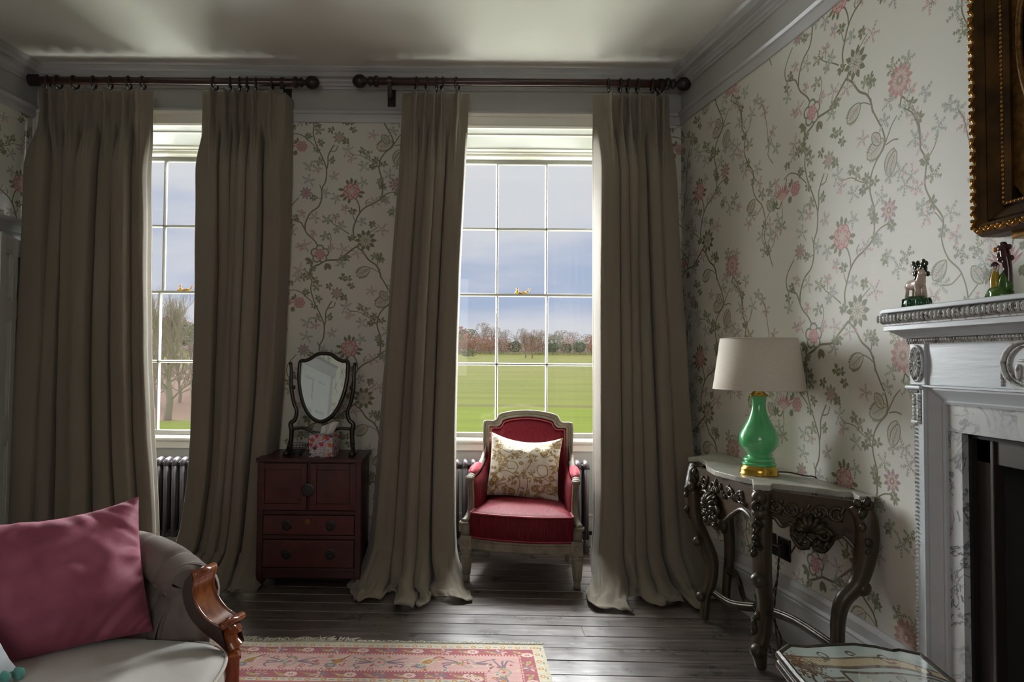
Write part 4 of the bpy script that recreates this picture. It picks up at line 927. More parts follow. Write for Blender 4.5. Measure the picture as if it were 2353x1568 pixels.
# cushion on the chair: cream with gold print
def goldprint():
    rs = random.Random(5); p = Paint(900, 900, (216, 211, 197)); G = [(152, 126, 78), (164, 140, 92), (146, 120, 74), (176, 156, 112)]
    vines = [[(60, 620), (200, 560), (330, 600), (420, 700), (400, 850)], [(330, 600), (380, 500), (330, 420), (240, 430), (250, 520), (340, 520)], [(500, 900), (520, 700), (480, 560), (540, 420), (520, 250), (600, 120)], [(520, 560), (640, 620), (760, 560), (740, 440), (640, 450), (650, 560), (790, 640), (880, 600)], [(60, 300), (160, 240), (260, 260), (300, 160), (220, 60)], [(900, 300), (800, 260), (700, 300), (640, 200)], [(600, 880), (700, 800), (820, 820), (880, 740)], [(100, 900), (140, 780), (240, 740)]]
    for v in vines: p.stroke(v, 5.5, G[0])
    def spray(x, y, n, r):
        for i in range(n):
            a = rs.uniform(0, 6.28); l = rs.uniform(.5, 1) * r; p.stroke([(x, y), (x + math.cos(a) * l, y + math.sin(a) * l)], 1.6, G[1], raw=True)
            for k in range(4):
                t = .4 + .2 * k; p.leaf(x + math.cos(a) * l * t, y + math.sin(a) * l * t, 30, 10, a + rs.choice((-.8, .8, 0)), rs.choice(G), .9)
    for x, y, n, r in ((100, 330, 14, 90), (120, 150, 10, 80), (180, 430, 12, 90), (150, 720, 14, 100), (330, 320, 10, 70), (330, 700, 10, 70), (440, 200, 9, 70), (560, 330, 10, 80), (640, 120, 14, 100), (780, 150, 14, 110), (850, 330, 10, 80), (420, 600, 10, 70), (580, 620, 10, 90), (700, 720, 12, 100), (860, 460, 10, 70), (830, 760, 12, 90), (100, 560, 12, 80), (280, 850, 14, 90), (480, 830, 10, 70), (650, 850, 10, 60), (60, 820, 12, 100), (250, 120, 8, 60), (870, 60, 10, 70)): spray(x, y, n, r)
    for x, y, r in ((130, 190, 50), (90, 690, 60), (700, 240, 56), (610, 780, 50), (420, 430, 36), (820, 600, 44), (330, 850, 50), (480, 120, 36)):
        for i in range(8): a = i * .785; p.disc(x + math.cos(a) * r * .6, y + math.sin(a) * r * .6, r * .32, G[i % 2])
        p.disc(x, y, r * .35, (206, 200, 184)); p.disc(x, y, r * .2, G[2])
    return print_mat('gold_flower_print', p.image('gold_flower_print'), rough=.55, sheen=.15, bump=.08, bscale=300)
cc = MB(); cc = cushion_grid(.462, .405, .17, 48, .07, 3, .010, sag=.035)
co = cc.build('scatter_cushion', goldprint(), None, smooth=True, recalc=False, weld=False)
cp = ch.matrix_world
TM = Matrix.Translation(ch.location) @ Matrix.Rotation(rz, 4, 'Z')
co.matrix_world = TM @ Matrix.Translation((-.012, .118, .615)) @ Matrix.Rotation(R(3.5), 4, 'Y') @ Matrix.Rotation(R(-17), 4, 'X')
tag(co, 'cream square cushion with gold leaf print on the red armchair', 'cushion')
# ------------------------------------------------------------------ console table against the flowered wall
def wc(o, root): o.parent = root; o.location = -Vector(root.location); return o
BRZ = mat('dark_carved_gilt_wood', srgb(30, 27, 23), .36, alt=srgb(58, 46, 28), vscale=9, vramp=(.62, .42), bump=.25, bscale=45, spec=.6)
BRG = mat('rubbed_gilding', srgb(66, 54, 34), .36, metal=.3, alt=srgb(30, 26, 20), vscale=22, bump=.2, bscale=60)
def marble(name, base, vein, sc, vw=.03, rough=.25, strength=1.0):
    m = mat(name, base, rough); t = m.node_tree; b = t.nodes['Principled BSDF']; tcn = N(t, 'ShaderNodeTexCoord')
    n = N(t, 'ShaderNodeTexNoise', i_Scale=float(sc), i_Detail=8.0, i_Roughness=.62); n.inputs['Distortion'].default_value = 1.6; t.links.new(tcn.outputs['Object'], n.inputs[0])
    v = ramp(t, [(.5 - vw * 2, 0), (.5, strength), (.5 + vw, 0)], n.outputs[0])
    n2 = N(t, 'ShaderNodeTexNoise', i_Scale=float(sc) * .45, i_Detail=4.0); t.links.new(tcn.outputs['Object'], n2.inputs[0]); r2 = ramp(t, [(.38, .12), (.62, 1)], n2.outputs[0])
    mu = N(t, 'ShaderNodeMath', operation='MULTIPLY'); t.links.new(v.outputs[0], mu.inputs[0]); t.links.new(r2.outputs[0], mu.inputs[1])
    n3 = N(t, 'ShaderNodeTexNoise', i_Scale=float(sc) * .8, i_Detail=3.0); t.links.new(tcn.outputs['Object'], n3.inputs[0]); r3 = ramp(t, [(.35, tuple(c * .78 for c in base)), (.6, base)], n3.outputs[0])
    mx = N(t, 'ShaderNodeMix', data_type='RGBA'); t.links.new(mu.outputs[0], mx.inputs[0]); t.links.new(r3.outputs[0], mx.inputs[6]); mx.inputs[7].default_value = (*vein, 1); t.links.new(mx.outputs[2], b.inputs['Base Color']); return m
MARB = marble('veined_table_marble', srgb(188, 186, 176), srgb(140, 138, 128), 5, .04, .3, .8)
ZT = .785
tl = [ath(px, py, ZT) for px, py in ((1581, 1051), (1606, 1051), (1621, 1060), (1624, 1071), (1643, 1082), (1690, 1094), (1729, 1102), (1731, 1114), (1770, 1116), (1776, 1111), (1855, 1119), (1940, 1130), (1957, 1130), (1974, 1141), (2003, 1141))]
tl = [Vector((min(p.x, XR(p.y) - .012), p.y, 0)) for p in tl]
root = empty('console_table', (1.38, 3.0, 0), 0, 'dark carved console table with white marble top against the flowered wall', 'console table')
out = [(p.x, p.y) for p in tl]; Yn, Yf = tl[-1].y, tl[0].y
wallp = [(XR(y) - .010, y) for y in np.linspace(Yn + .01, 3.62, 8)] + [(1.40, 3.60), (1.33, 3.52)]
poly = out + wallp
m = MB(); m.prism(poly, lambda x, y: Vector((x, y, ZT - .024)), lambda x, y: Vector((x, y, ZT))); wc(m.build('marble_top', MARB, None, bevel=.003), root)
def leg(pts, rad, knees, feet, name='leg'):
    m = MB(); P = cr(pts, 6); m.tube(P, rad, 12, sq=.85)
    for c, r, s in knees: m.ball(Vector(c) + Vector((.006, .004, 0)), tuple(k * .86 for k in r), 14, 10)
    L = m.build(name, BRZ, None, smooth=True); wc(L, root)
    return L
def scroll(m, c, r, t, ax, ay, turns=1.4, w=.009):
    c = Vector(c); ax = Vector(ax); ay = Vector(ay); P = []
    for k in range(int(turns * 14) + 1):
        a = k / 14 * 2 * math.pi; rr = r * (1 - .62 * k / (turns * 14)); P.append(c + ax * math.cos(a + t) * rr + ay * math.sin(a + t) * rr)
    m.tube(P, [w, w * .55], 6)
def q(px, py, Y): return at(px, py, Y)
rs = random.Random(21)
# front legs (left one by the curtain, right one nearest)
L1 = [q(1598, 1068, 3.32), q(1592, 1095, 3.31), q(1590, 1130, 3.29), q(1597, 1190, 3.28), q(1618, 1235, 3.28), q(1636, 1285, 3.28), q(1634, 1335, 3.28), q(1622, 1372, 3.28), q(1618, 1400, 3.28)]
L1[-1].z = .012
leg(L1, [.034, .036, .042, .036, .032, .034, .032, .026, .024], [(q(1594, 1083, 3.29), (.030, .026, .034), 0), (q(1587, 1120, 3.26), (.026, .026, .030), 0), (q(1600, 1245, 3.25), (.026, .024, .028), 0), (q(1608, 1372, 3.25), (.028, .030, .030), 0)], 0)
L2 = [q(1752, 1128, 2.70), q(1750, 1160, 2.70), q(1750, 1200, 2.70), q(1750, 1260, 2.70), q(1752, 1330, 2.72), q(1758, 1390, 2.74), q(1752, 1450, 2.76), q(1744, 1490, 2.76), q(1748, 1524, 2.76)]
L2[-1].z = .012
leg(L2, [.044, .042, .046, .044, .042, .036, .040, .038, .026], [(q(1742, 1145, 2.67), (.036, .034, .038), 0), (q(1746, 1180, 2.66), (.042, .034, .030), 0), (q(1740, 1335, 2.69), (.038, .036, .036), 0), (q(1738, 1498, 2.73), (.036, .036, .036), 0)], 0)
L3 = [Vector((1.52, 2.49, ZT - .035)), q(1988, 1190, 2.47), q(1993, 1240, 2.47), q(1984, 1300, 2.47), q(1968, 1345, 2.47), q(1938, 1380, 2.47), q(1926, 1425, 2.47), q(1925, 1500, 2.47)]
L3 += [Vector((L3[-1].x, 2.47, .012))]
leg(L3, [.042, .046, .048, .042, .036, .034, .030, .028, .024], [(q(1978, 1352, 2.46), (.038, .036, .036), 0), (q(1988, 1165, 2.46), (.034, .03, .036), 0), (q(1999, 1245, 2.46), (.030, .03, .04), 0)], 0)
L4 = [Vector((1.43, 3.50, ZT - .04)), Vector((1.425, 3.49, .6)), Vector((1.44, 3.48, .45)), Vector((1.45, 3.48, .3)), Vector((1.43, 3.47, .12)), Vector((1.42, 3.46, .012))]
leg(L4, [.030, .034, .036, .030, .024, .022], [(Vector((1.415, 3.47, .42)), (.03, .03, .05), 0)], 0)
# carved ornament on the legs
for nm, Y, pts in (('leg_carving', 3.27, ((1580, 1135), (1583, 1150), (1584, 1165), (1582, 1180), (1590, 1110), (1602, 1090), (1586, 1125))), ('leg_carving', 2.655, ((1736, 1175), (1745, 1176), (1754, 1178), (1742, 1205), (1736, 1215), (1738, 1240), (1744, 1255), (1736, 1270), (1730, 1430), (1738, 1450), (1740, 1420))), ('leg_carving', 2.435, ((1990, 1150), (1980, 1180), (2003, 1230), (1995, 1250), (1985, 1210), (1998, 1270), (1975, 1160)))):
    m = MB()
    for px, py in pts:
        for k in range(2):
            c = q(px + rs.uniform(-5, 5), py + rs.uniform(-5, 5), Y + rs.uniform(-.008, .01)); m.ball(c, (.008 + rs.random() * .008, .010, .014 + rs.random() * .012), 8, 6, Matrix.Rotation(rs.uniform(-.8, .8), 4, 'Y'))
    scroll(m, q(pts[0][0] + 4, pts[0][1] + (10 if Y < 2.5 else -10), Y), .020, 1.2, (1, 0, 0), (0, 0, 1), 1.3, .009); wc(m.build(nm, BRG, None, smooth=True, kind='stuff'), root)
# aprons
def apron(A, B, prof, orn, name, side):
    """A, B plan ends; prof = [(s, z)] lower outline; ornament centres (s, z, r)"""
    A = Vector((*A, 0)); B = Vector((*B, 0)); d = B - A; n = Vector((d.y, -d.x, 0)).normalized() * side
    F = lambda s, z, o=0: A + d * s + n * o + Vector((0, 0, z))
    low = cr([(s, z, 0) for s, z in prof], 5); poly = [(p.x, p.y) for p in low] + [(1, ZT - .024), (0, ZT - .024)]
    m = MB(); m.prism(poly, lambda s, z: F(s, z, -.012), lambda s, z: F(s, z, .012)); m.tube([F(p.x, p.y, .010) for p in low], .009, 8); wc(m.build(name, BRZ, None, smooth=False), root)
    m = MB(); nn = d.normalized()
    for s, z, r in orn:
        for k in range(7):                                   # shell ribs fanning out
            a = math.pi * (k + .5) / 7; m.tube(cr([F(s, z, .02), F(s, z, .045) + nn * math.cos(a) * r * .6 + Vector((0, 0, math.sin(a) * r * .6)), F(s, z, .018) + nn * math.cos(a) * r + Vector((0, 0, math.sin(a) * r))], 4), [.009, .013, .008], 7)
        for sg in (-1, 1):
            scroll(m, F(s, z - r * .1, .03) + nn * sg * r * .75, r * .42, 0 if sg > 0 else math.pi, nn * sg, (0, 0, 1), 1.5, .011)
            scroll(m, F(s, z - r * .75, .025) + nn * sg * r * .38, r * .30, 1.0, nn * sg, (0, 0, -1), 1.3, .010)
            m.tube(cr([F(s, z - r, .02) + nn * sg * .01, F(s, z - r * 1.1, .02) + nn * sg * r * .7, F(s, z - r * .4, .02) + nn * sg * r * 1.2], 5), [.012, .010, .006], 7)
        for k in range(16):
            m.ball(F(s, z, .03) + nn * rs.uniform(-r, r) + Vector((0, 0, rs.uniform(-r, r * .9))), (.010, .009, .015), 8, 6, Matrix.Rotation(rs.uniform(-1, 1), 4, 'Y'))
    wc(m.build(name + '_carving', BRG, None, smooth=True, kind='stuff'), root)
    m = MB()
    for k in range(26):
        s = rs.uniform(.08, .92); m.ball(F(s, ZT - .06 - rs.random() * .05, .014), (.010, .006, .012 + rs.random() * .01), 7, 5, Matrix.Rotation(rs.uniform(-1, 1), 4, 'Y'))
    for s in (.2, .36, .64, .8): scroll(m, F(s, ZT - .085, .016), .028, s * 9, nn, (0, 0, 1), 1.5, .007)
    wc(m.build(name + '_relief', BRZ, None, smooth=True, kind='stuff'), root)
fA, fB, rB, bA = (L1[0].x + .0, 3.30), (L2[0].x - .01, 2.72), (1.53, 2.49), (1.43, 3.48)
apron(fA, fB, [(0, .60), (.10, .64), (.22, .66), (.34, .60), (.50, .56), (.66, .61), (.80, .65), (.92, .64), (1, .60)], [(.36, .60, .075)], 'front_apron', 1)
apron(fB, rB, [(0, .60), (.08, .645), (.18, .655), (.26, .625), (.34, .64), (.45, .61), (.62, .575), (.74, .60), (.86, .62), (1, .56)], [(.56, .625, .062)], 'side_apron', 1)
apron(bA, fA, [(0, .62), (.2, .66), (.5, .64), (.8, .66), (1, .62)], [], 'far_apron', 1)
m = MB()                                              # moulded cross stretcher with a central knob
Cc = Vector((1.372, 2.96, .185))
def strt(P, rr=.013):
    P = cr(P, 8)
    for d in (-.011, 0, .011): m.tube([p + Vector((0, d * .5, d)) for p in P], rr * .62, 7)
    m.tube(P, rr, 8)
strt([Vector((L1[6].x, 3.28, .15)), Vector((1.30, 3.10, .15)), Cc]); strt([Cc, Vector((1.43, 2.78, .20)), Vector((L3[6].x, 2.48, .215))]); strt([Vector((1.43, 3.46, .19)), Vector((1.415, 3.30, .21)), Vector((1.385, 3.15, .15)), Cc]); strt([Cc, Vector((1.34, 2.86, .16)), Vector((L2[5].x + .02, 2.76, .17))])
wc(m.build('cross_stretcher', BRG, None, smooth=True), root)
m = MB(); m.lathe([(0, -.02), (.03, -.01), (.035, .01), (.02, .03), (.028, .05), (.015, .075), (0, .085)], 16, fr(Cc)); wc(m.build('stretcher_knob', BRG, None, smooth=True), root)
# ------------------------------------------------------------------ green glass lamp
LX, LY = 1.358, 2.94
GREEN = mat('green_opaline_glass', srgb(92, 188, 122), .14, spec=.6, coat=.5); GREEN.node_tree.nodes['Principled BSDF'].inputs['Subsurface Weight'].default_value = .35; GREEN.node_tree.nodes['Principled BSDF'].inputs['Subsurface Radius'].default_value = (.02, .05, .02)
SHADE = mat('linen_lampshade', srgb(206, 197, 182), .85, var=.05, vscale=70, stretch=(1, 1, 4), bump=.15, bscale=400)
GILT = mat('polished_brass_lamp', srgb(196, 160, 70), .22, 1)
root = empty('table_lamp', (LX, LY, ZT), 0, 'green opaline glass lamp with beige drum shade on the console table', 'table lamp')
m = MB(); m.lathe([(0, 0), (.083, 0), (.083, .006), (.078, .010), (.080, .022), (.076, .030), (.071, .034), (.071, .040), (0, .040)], 40); m.build('brass_base', GILT, root, smooth=True)
m = MB(); pr_ = cr([(.070, .040, 0), (.071, .050, 0), (.062, .056, 0), (.066, .062, 0), (.065, .070, 0), (.052, .080, 0), (.050, .090, 0), (.060, .104, 0), (.076, .126, 0), (.083, .150, 0), (.080, .176, 0), (.066, .208, 0), (.047, .242, 0), (.034, .275, 0), (.029, .305, 0), (.031, .335, 0), (.038, .350, 0)], 4)
m.lathe([(p.x, p.y) for p in pr_], 44); m.build('glass_body', GREEN, root, smooth=True)
m = MB(); m.lathe([(.040, .349), (.040, .354), (.034, .358), (.024, .366), (.018, .376), (.016, .39), (.012, .40), (.008, .44), (0, .44)], 28); m.build('brass_neck', GILT, root, smooth=True)
hb, ht = .378, .606
m = MB(); m.lathe([(.1925, hb), (.161, ht), (.158, ht), (.190, hb), (.1925, hb)], 64, caps=False); sh = m.build('lampshade', SHADE, root, smooth=True)
m = MB()
for r, z in ((.192, hb + .001), (.1605, ht - .001)):
    m = MB(); m.tube([(r * math.cos(a), r * math.sin(a), z) for a in np.linspace(0, 2 * math.pi, 49)[:-1]], .0022, 6, closed=True); m.build('shade_rim', SHADE, sh, smooth=True)
m = MB(); m.tube([(0, 0, .42), (0, 0, ht - .02)], .004, 8)
for k in range(3): a = k * 2.094; m.tube([(0, 0, ht - .02), (.158 * math.cos(a), .158 * math.sin(a), ht - .006)], .0025, 6)
m.ball((0, 0, .49), (.028, .028, .036), 14, 10); m.build('shade_carrier', GILT, root, smooth=True)
CORD = mat('brown_twisted_flex', srgb(58, 34, 26), .7); 
def wallpt(Y, z, off=.004): return Vector((XR(Y) - off, Y, z))
m = MB(); P = cr([Vector((LX + .078, LY - .01, ZT + .012)), Vector((LX + .12, LY - .04, ZT + .014)), Vector((LX + .165, LY - .07, ZT + .006)), wallpt(2.84, ZT + .004, .012), wallpt(2.84, ZT - .04, .006), wallpt(2.88, .60, .010), wallpt(2.95, .50, .012), wallpt(3.02, .40, .020)], 8)
def twist(P, r=.0024, o=.0024):
    for ph in (0, math.pi): m.tube([p + Vector((math.cos(i * 1.1 + ph) * o, math.sin(i * 1.1 + ph) * o, 0)) for i, p in enumerate(P)], r, 5)
m.tube(P, .0032, 6); m.build('lamp_flex', CORD, root, smooth=True).location = (-LX, -LY, -ZT)
# sockets on the wall
def onwall(Y, z):
    a, b = wallpt(Y + .02, z, 0), wallpt(Y - .02, z, 0); t = (b - a).normalized(); return Matrix.Translation((a + b) / 2) @ Matrix.Rotation(math.atan2(t.y, t.x) + math.pi, 4, 'Z')
BLK = mat('black_socket', srgb(18, 17, 17), .35)
for px, py, lab in ((1772, 1246, 'black wall socket without a plug behind the nearest console table leg'), (1804, 1262, 'black wall socket with the lamp plug under the console table')):
    r0 = atx(px, py, 1.545); Y = r0.y
    for _ in range(4): r0 = atx(px, py, XR(Y)); Y = r0.y
    root = empty('wall_socket', (XR(Y), Y, r0.z), 0, lab, 'socket'); T = onwall(Y, r0.z); root.matrix_world = T
    m = MB(); m.box(-.046, .046, .0, .008, -.05, .05); 
    m.build('plate', BLK, root, bevel=.002)
    for k in (-1, 1): s_ = MB(); s_.box(k * .022 - .005, k * .022 + .005, .008, .011, .022, .036); s_.build('switch', BLK, root)
    if 'lamp plug' in lab: SP = r0.copy(); ST = T
root = empty('plug', tuple(SP), 0, 'black plug with two brown flexes hanging to the floor under the console table', 'plug'); root.matrix_world = ST
m = MB(); m.box(-.030, .026, .009, .052, -.030, .022); m.build('plug_body', BLK, root, bevel=.006)
m = MB(); inv = ST.inverted()
b0 = ST @ Vector((-.004, .034, -.03))
for j, endp in enumerate(((1.40, 2.93, .005), (1.44, 2.88, .005))):
    P = cr([b0, b0 + Vector((-.012, -.01, -.10)), Vector((1.46 - .02 * j, b0.y - .06, .17)), Vector((1.45 + .02 * j, b0.y - .10, .04)), Vector((1.40, 2.86 + .03 * j, .008)), Vector((1.36 + .05 * j, 2.92, .007)), Vector((1.42, 2.99 - .04 * j, .007)), Vector(endp)], 9); twist(P)
o = m.build('flex', CORD, None, smooth=True); o.parent = root; o.matrix_parent_inverse = inv
# ------------------------------------------------------------------ chimneypiece
CHIM = mat('chimney_white_paint', srgb(190, 196, 200), .36, bump=.22, bscale=22, var=.03, vscale=6, stretch=(1, .3, 3))
CARV = mat('chimney_carving_paint', srgb(196, 198, 196), .4, alt=srgb(112, 104, 92), vscale=60, vramp=(.34, .48), detail=2)
SLIP = marble('grey_veined_marble', srgb(196, 198, 198), srgb(70, 76, 88), 7, .022, .22)
Y1, Y0 = 2.168, .60; YCc = (Y1 + Y0) / 2; XW = 1.592
root = empty('chimneypiece', (1.55, YCc, 0), 0, 'white painted carved chimneypiece with a marble surround on the right wall', 'fireplace')
def bx2(name, x0, y0, y1, z0, z1, mt=CHIM, bev=.002, x1=XW, par=None):
    m = MB(); m.box(x0, x1, y0, y1, z0, z1); o = m.build(name, mt, None, bevel=bev); return wc(o, root)
m = MB(); m.box(1.39, XW, Y0 + .03, Y1 - .03, 1.446, 1.460); m.box(1.405, XW, Y0, Y1, 1.446, 1.4595); wc(m.build('shelf', CHIM, None, bevel=.0025), root)
m = MB(); m.prism([(1.408, 1.446), (1.398, 1.438), (1.396, 1.428), (1.403, 1.417), (1.412, 1.412), (1.412, 1.407), (XW, 1.407), (XW, 1.446)], lambda x, z: Vector((x, Y0 + .005, z)), lambda x, z: Vector((x, Y1 - .005, z))); wc(m.build('carved_band_core', CARV, None), root)
m = MB(); y = Y0 + .012; k = 0
while y < Y1 - .012:
    for (dz, ry, lean) in ((.004, .0045, .5), (-.005, .0045, -.5)): m.ball((1.3985, y, 1.429 + dz), (.006, ry, .0105), 7, 6, Matrix.Rotation(lean, 4, 'X'))
    m.ball((1.395, y + .009, 1.429), (.0055, .003, .013), 7, 6); y += .0175
m2 = m; wc(m.build('leaf_carving', CARV, None, smooth=True, kind='stuff'), root)
bx2('plain_band', 1.414, Y0 + .004, Y1 - .004, 1.390, 1.407)
m = MB(); m.prism([(1.43, 1.390), (1.434, 1.386), (1.440, 1.384), (1.452, 1.380), (1.468, 1.372), (1.478, 1.366), (1.482, 1.366), (XW, 1.366), (XW, 1.390)], lambda x, z: Vector((x, Y0 + .01, z)), lambda x, z: Vector((x, Y1 - .010, z))); wc(m.build('cove', CHIM, None), root)
m = MB(); m.box(1.494, XW, Y0 + .01, Y1 - .008, 1.348, 1.366); y = Y0 + .014
while y < Y1 - .008: m.ball((1.489, y, 1.360), (.006, .0052, .006), 7, 6); m.ball((1.494, y + .005, 1.351), (.004, .0036, .0036), 6, 4); y += .0115
wc(m.build('beading', CARV, None, smooth=True, kind='stuff'), root)
bx2('frieze', 1.512, Y0 + .012, Y1, 1.215, 1.350)
for yc in (Y1 - .034, Y0 + .046):
    bx2('corner_block', 1.504, yc - .034, yc + .034, 1.215, 1.349)
    m = MB(); T = lambda a, r, o=0: Vector((1.502 - o, yc + .029 * r * math.cos(a), 1.284 + .056 * r * math.sin(a)))
    m.tube([T(a, 1.0, .002) for a in np.linspace(0, 6.2832, 41)[:-1]], .0034, 6, closed=True)
    for k in range(16):
        a = k * math.pi / 8 + .1; m.tube([T(a, .36, .004), T(a + .06, .66, .007), T(a + .1, .92, .003)], [.002, .0034, .0022], 6)
    for k in range(8): m.ball(T(k * .785, .28, .004), (.003, .003, .005), 6, 5)
    m.ball(T(0, 0, .004), (.005, .006, .010), 8, 6)
    for k in range(40): m.ball(T(k * .157, 1.06, .001), .0018, 5, 4)
    wc(m.build('oval_patera', CARV, None, smooth=True), root)
m = MB(); mc2 = Vector((1.512, 1.722, 1.283))
def TM_(a, r, o=0): return mc2 + Vector((-o, .082 * r * math.cos(a), .066 * r * math.sin(a)))
m.tube([TM_(a, 1.0, .004) for a in np.linspace(0, 6.2832, 49)[:-1]], .0065, 8, closed=True); m.tube([TM_(a, .80, .003) for a in np.linspace(0, 6.2832, 49)[:-1]], .003, 8, closed=True)
for k in range(60): m.ball(TM_(k * .1047, 1.09, .001), .0026, 5, 4)
for sg in (-1, 1):
    for k in range(5): m.ball(mc2 + Vector((-.002, sg * .088, -.02 - .009 * k)), (.004, .0042, .0055), 6, 5)
wc(m.build('medallion_frame', CARV, None, smooth=True), root)
m = MB()                                             # small draped figure in relief
for c, r in (((0, .030), (.006, .007, .009)), ((0, .008), (.006, .012, .018)), ((0, -.022), (.006, .017, .026)), ((.02, .010), (.005, .016, .004)), ((-.02, .014), (.005, .016, .004)), ((.034, -.02), (.006, .009, .022)), ((-.036, -.03), (.005, .014, .008))): m.ball(mc2 + Vector((-.003, c[0], c[1])), r, 10, 8)
wc(m.build('relief_figure', CARV, None, smooth=True), root)
# pilasters
for ya, yb, s in ((Y1 - .060, Y1, 1), (Y0, Y0 + .075, -1)):
    bx2('pilaster', 1.518, ya, yb, 0, 1.20); bx2('pilaster_cap', 1.490, ya - .004, yb + .008, 1.200, 1.212, bev=.004)
    bx2('pilaster_edge', 1.512, ya if s > 0 else yb - .014, ya + .014 if s > 0 else yb, 0, 1.20)
    m = MB(); e = yb - .006 if s > 0 else ya + .006; z = .03
    while z < 1.10: m.ball((1.515, e, z), (.0045, .0045, .0045), 6, 4); z += .0135
    wc(m.build('bead_edging', CARV, None, smooth=True, kind='stuff'), root)
    m = MB(); z = 1.125
    for k in range(7):
        for d in (-1, 1): m.ball((1.508, (ya + yb) / 2 + d * .010 + .006 * s, 1.105 + k * .012), (.006, .008, .007), 7, 5, Matrix.Rotation(d * .7, 4, 'X'))
    for k in range(9): m.ball((1.500, ya + .016 + k * (yb - ya - .016) / 9 + .003, 1.193), (.006, .0022, .006), 6, 4)
    m.box(1.506, XW, ya + .012, yb + .001, 1.088, 1.098); wc(m.build('capital_carving', CARV, None, smooth=True, kind='stuff'), root)
# architrave moulding round the slips, stepping back towards the marble
yi1, yi0 = Y1 - .060, Y0 + .075
AP = [(0, 1.500), (.006, 1.500), (.008, 1.510), (.014, 1.510), (.030, 1.522), (.046, 1.532), (.050, 1.528), (.058, 1.532), (.058, XW), (0, XW)]
vs = []
for (yy, zz, sy) in ((yi1, 0, -1), (yi1, 1.215, -1), (yi0, 1.215, 1), (yi0, 0, 1)):
    for d, x in AP: vs.append((x, yy + sy * d, zz - (d if zz > 1 else 0)))
k = len(AP); m = MB(); m.add(vs, [(i * k + j, i * k + (j + 1) % k, (i + 1) * k + (j + 1) % k, (i + 1) * k + j) for i in range(3) for j in range(k)]); wc(m.build('architrave', CHIM, None), root)
sy1, sy0 = yi1 - .058, yi0 + .058; oy1, oy0 = 1.996, .772
m = MB(); m.box(1.540, XW, oy1, sy1, 0, 1.072); wc(m.build('marble_slip', SLIP, None), root)
m = MB(); m.box(1.540, XW, sy0, oy0, 0, 1.072); wc(m.build('marble_slip', SLIP, None), root)
m = MB(); m.box(1.540, XW, sy0, sy1, 1.0735, 1.16); wc(m.build('marble_lintel', SLIP, None), root)
SOOT = mat('sooty_iron', srgb(20, 18, 16), .7, var=.3, vscale=8); 
m = MB(); m.box(1.56, 1.98, oy1 - .012, oy1, 0, 1.07); m.box(1.56, 1.98, oy0, oy0 + .012, 0, 1.07); m.box(1.96, 1.98, oy0, oy1, 0, 1.07); m.box(1.56, 1.98, oy0, oy1, 1.06, 1.075); m.box(1.56, 1.98, oy0, oy1, -.01, .002)
m.prism([(1.60, oy1 - .014), (1.97, oy1 - .22), (1.97, oy1 - .014)], lambda x, y: Vector((x, y, 0)), lambda x, y: Vector((x, y, 1.06))); wc(m.build('firebox', SOOT, None), root)
m = MB(); m.box(1.575, 1.60, oy1 - .075, oy1 - .012, 0, 1.06); m.box(1.568, 1.60, oy1 - .082, oy1 - .070, 0, 1.06); m.box(1.575, 1.60, oy0 + .012, oy0 + .075, 0, 1.06); m.box(1.575, 1.60, oy0, oy1, .99, 1.06); wc(m.build('iron_insert', mat('dark_iron_insert', srgb(52, 46, 40), .45, metal=.3), None, bevel=.002), root)
m = MB(); m.box(1.28, 1.595, Y0 + .04, Y1 - .04, .0, .018); hs = m.build('hearth_slab', mat('hearth_slate', srgb(60, 60, 60), .5), None, bevel=.003); wc(hs, root)
# ------------------------------------------------------------------ figurines on the mantelshelf
GLZ = mat('green_glaze', srgb(22, 92, 54), .12, alt=srgb(14, 48, 26), vscale=22, coat=.5); GLZ2 = mat('olive_green_glaze', srgb(74, 118, 34), .14, alt=srgb(38, 66, 20), vscale=20, coat=.5)
WGL = mat('cream_glaze', srgb(206, 186, 172), .15, alt=srgb(150, 112, 96), vscale=26, vramp=(.3, .42), coat=.5); BKG = mat('dark_green_bocage', srgb(22, 52, 34), .15, alt=srgb(40, 24, 18), vscale=40, coat=.5); YEL = mat('yellow_glaze', srgb(178, 150, 40), .15, coat=.5); PUR = mat('aubergine_glaze', srgb(62, 26, 30), .15, coat=.5)
def lump(m, c, r, seed, amp=.25, seg=18, rings=12):
    b = len(m.v); m.ball(c, r, seg, rings)
    for i in range(b, len(m.v)):
        p = Vector(m.v[i]); d = p - Vector(c); k = 1 + amp * noise.noise(Vector((d.x / r[0] * 1.3, d.y / r[1] * 1.3, d.z / r[2] * 1.3)) + Vector((seed, 0, 0))); m.v[i] = tuple(Vector(c) + d * k)
f1 = atx(2105, 690, 1.475); ZM = 1.4605
root = empty('animal_figurine', (1.475, f1.y, ZM), R(-90), 'glazed animal figurine on a dark green rocky base, nearer the shelf end', 'figurine', None)
m = MB(); lump(m, (0, 0, .020), (.048, .032, .024), 3, .2)
for v in range(len(m.v)): m.v[v] = (m.v[v][0], m.v[v][1], max(0, min(m.v[v][2], .040)))
for k in range(9): a = k * .7; m.ball((.044 * math.cos(a), .030 * math.sin(a), .016), (.008, .007, .018), 8, 6)
m.build('rocky_base', GLZ, root, smooth=True)
m = MB()
m.tube(cr([(-.034, 0, .074), (-.02, 0, .078), (0, 0, .078), (.018, 0, .082), (.026, -.002, .096), (.030, -.004, .108)], 5), [.012, .0165, .0155, .016, .012, .010], 12); m.ball((.034, -.006, .112), (.013, .009, .010), 10, 8); m.ball((.044, -.008, .108), (.007, .006, .006), 8, 6)
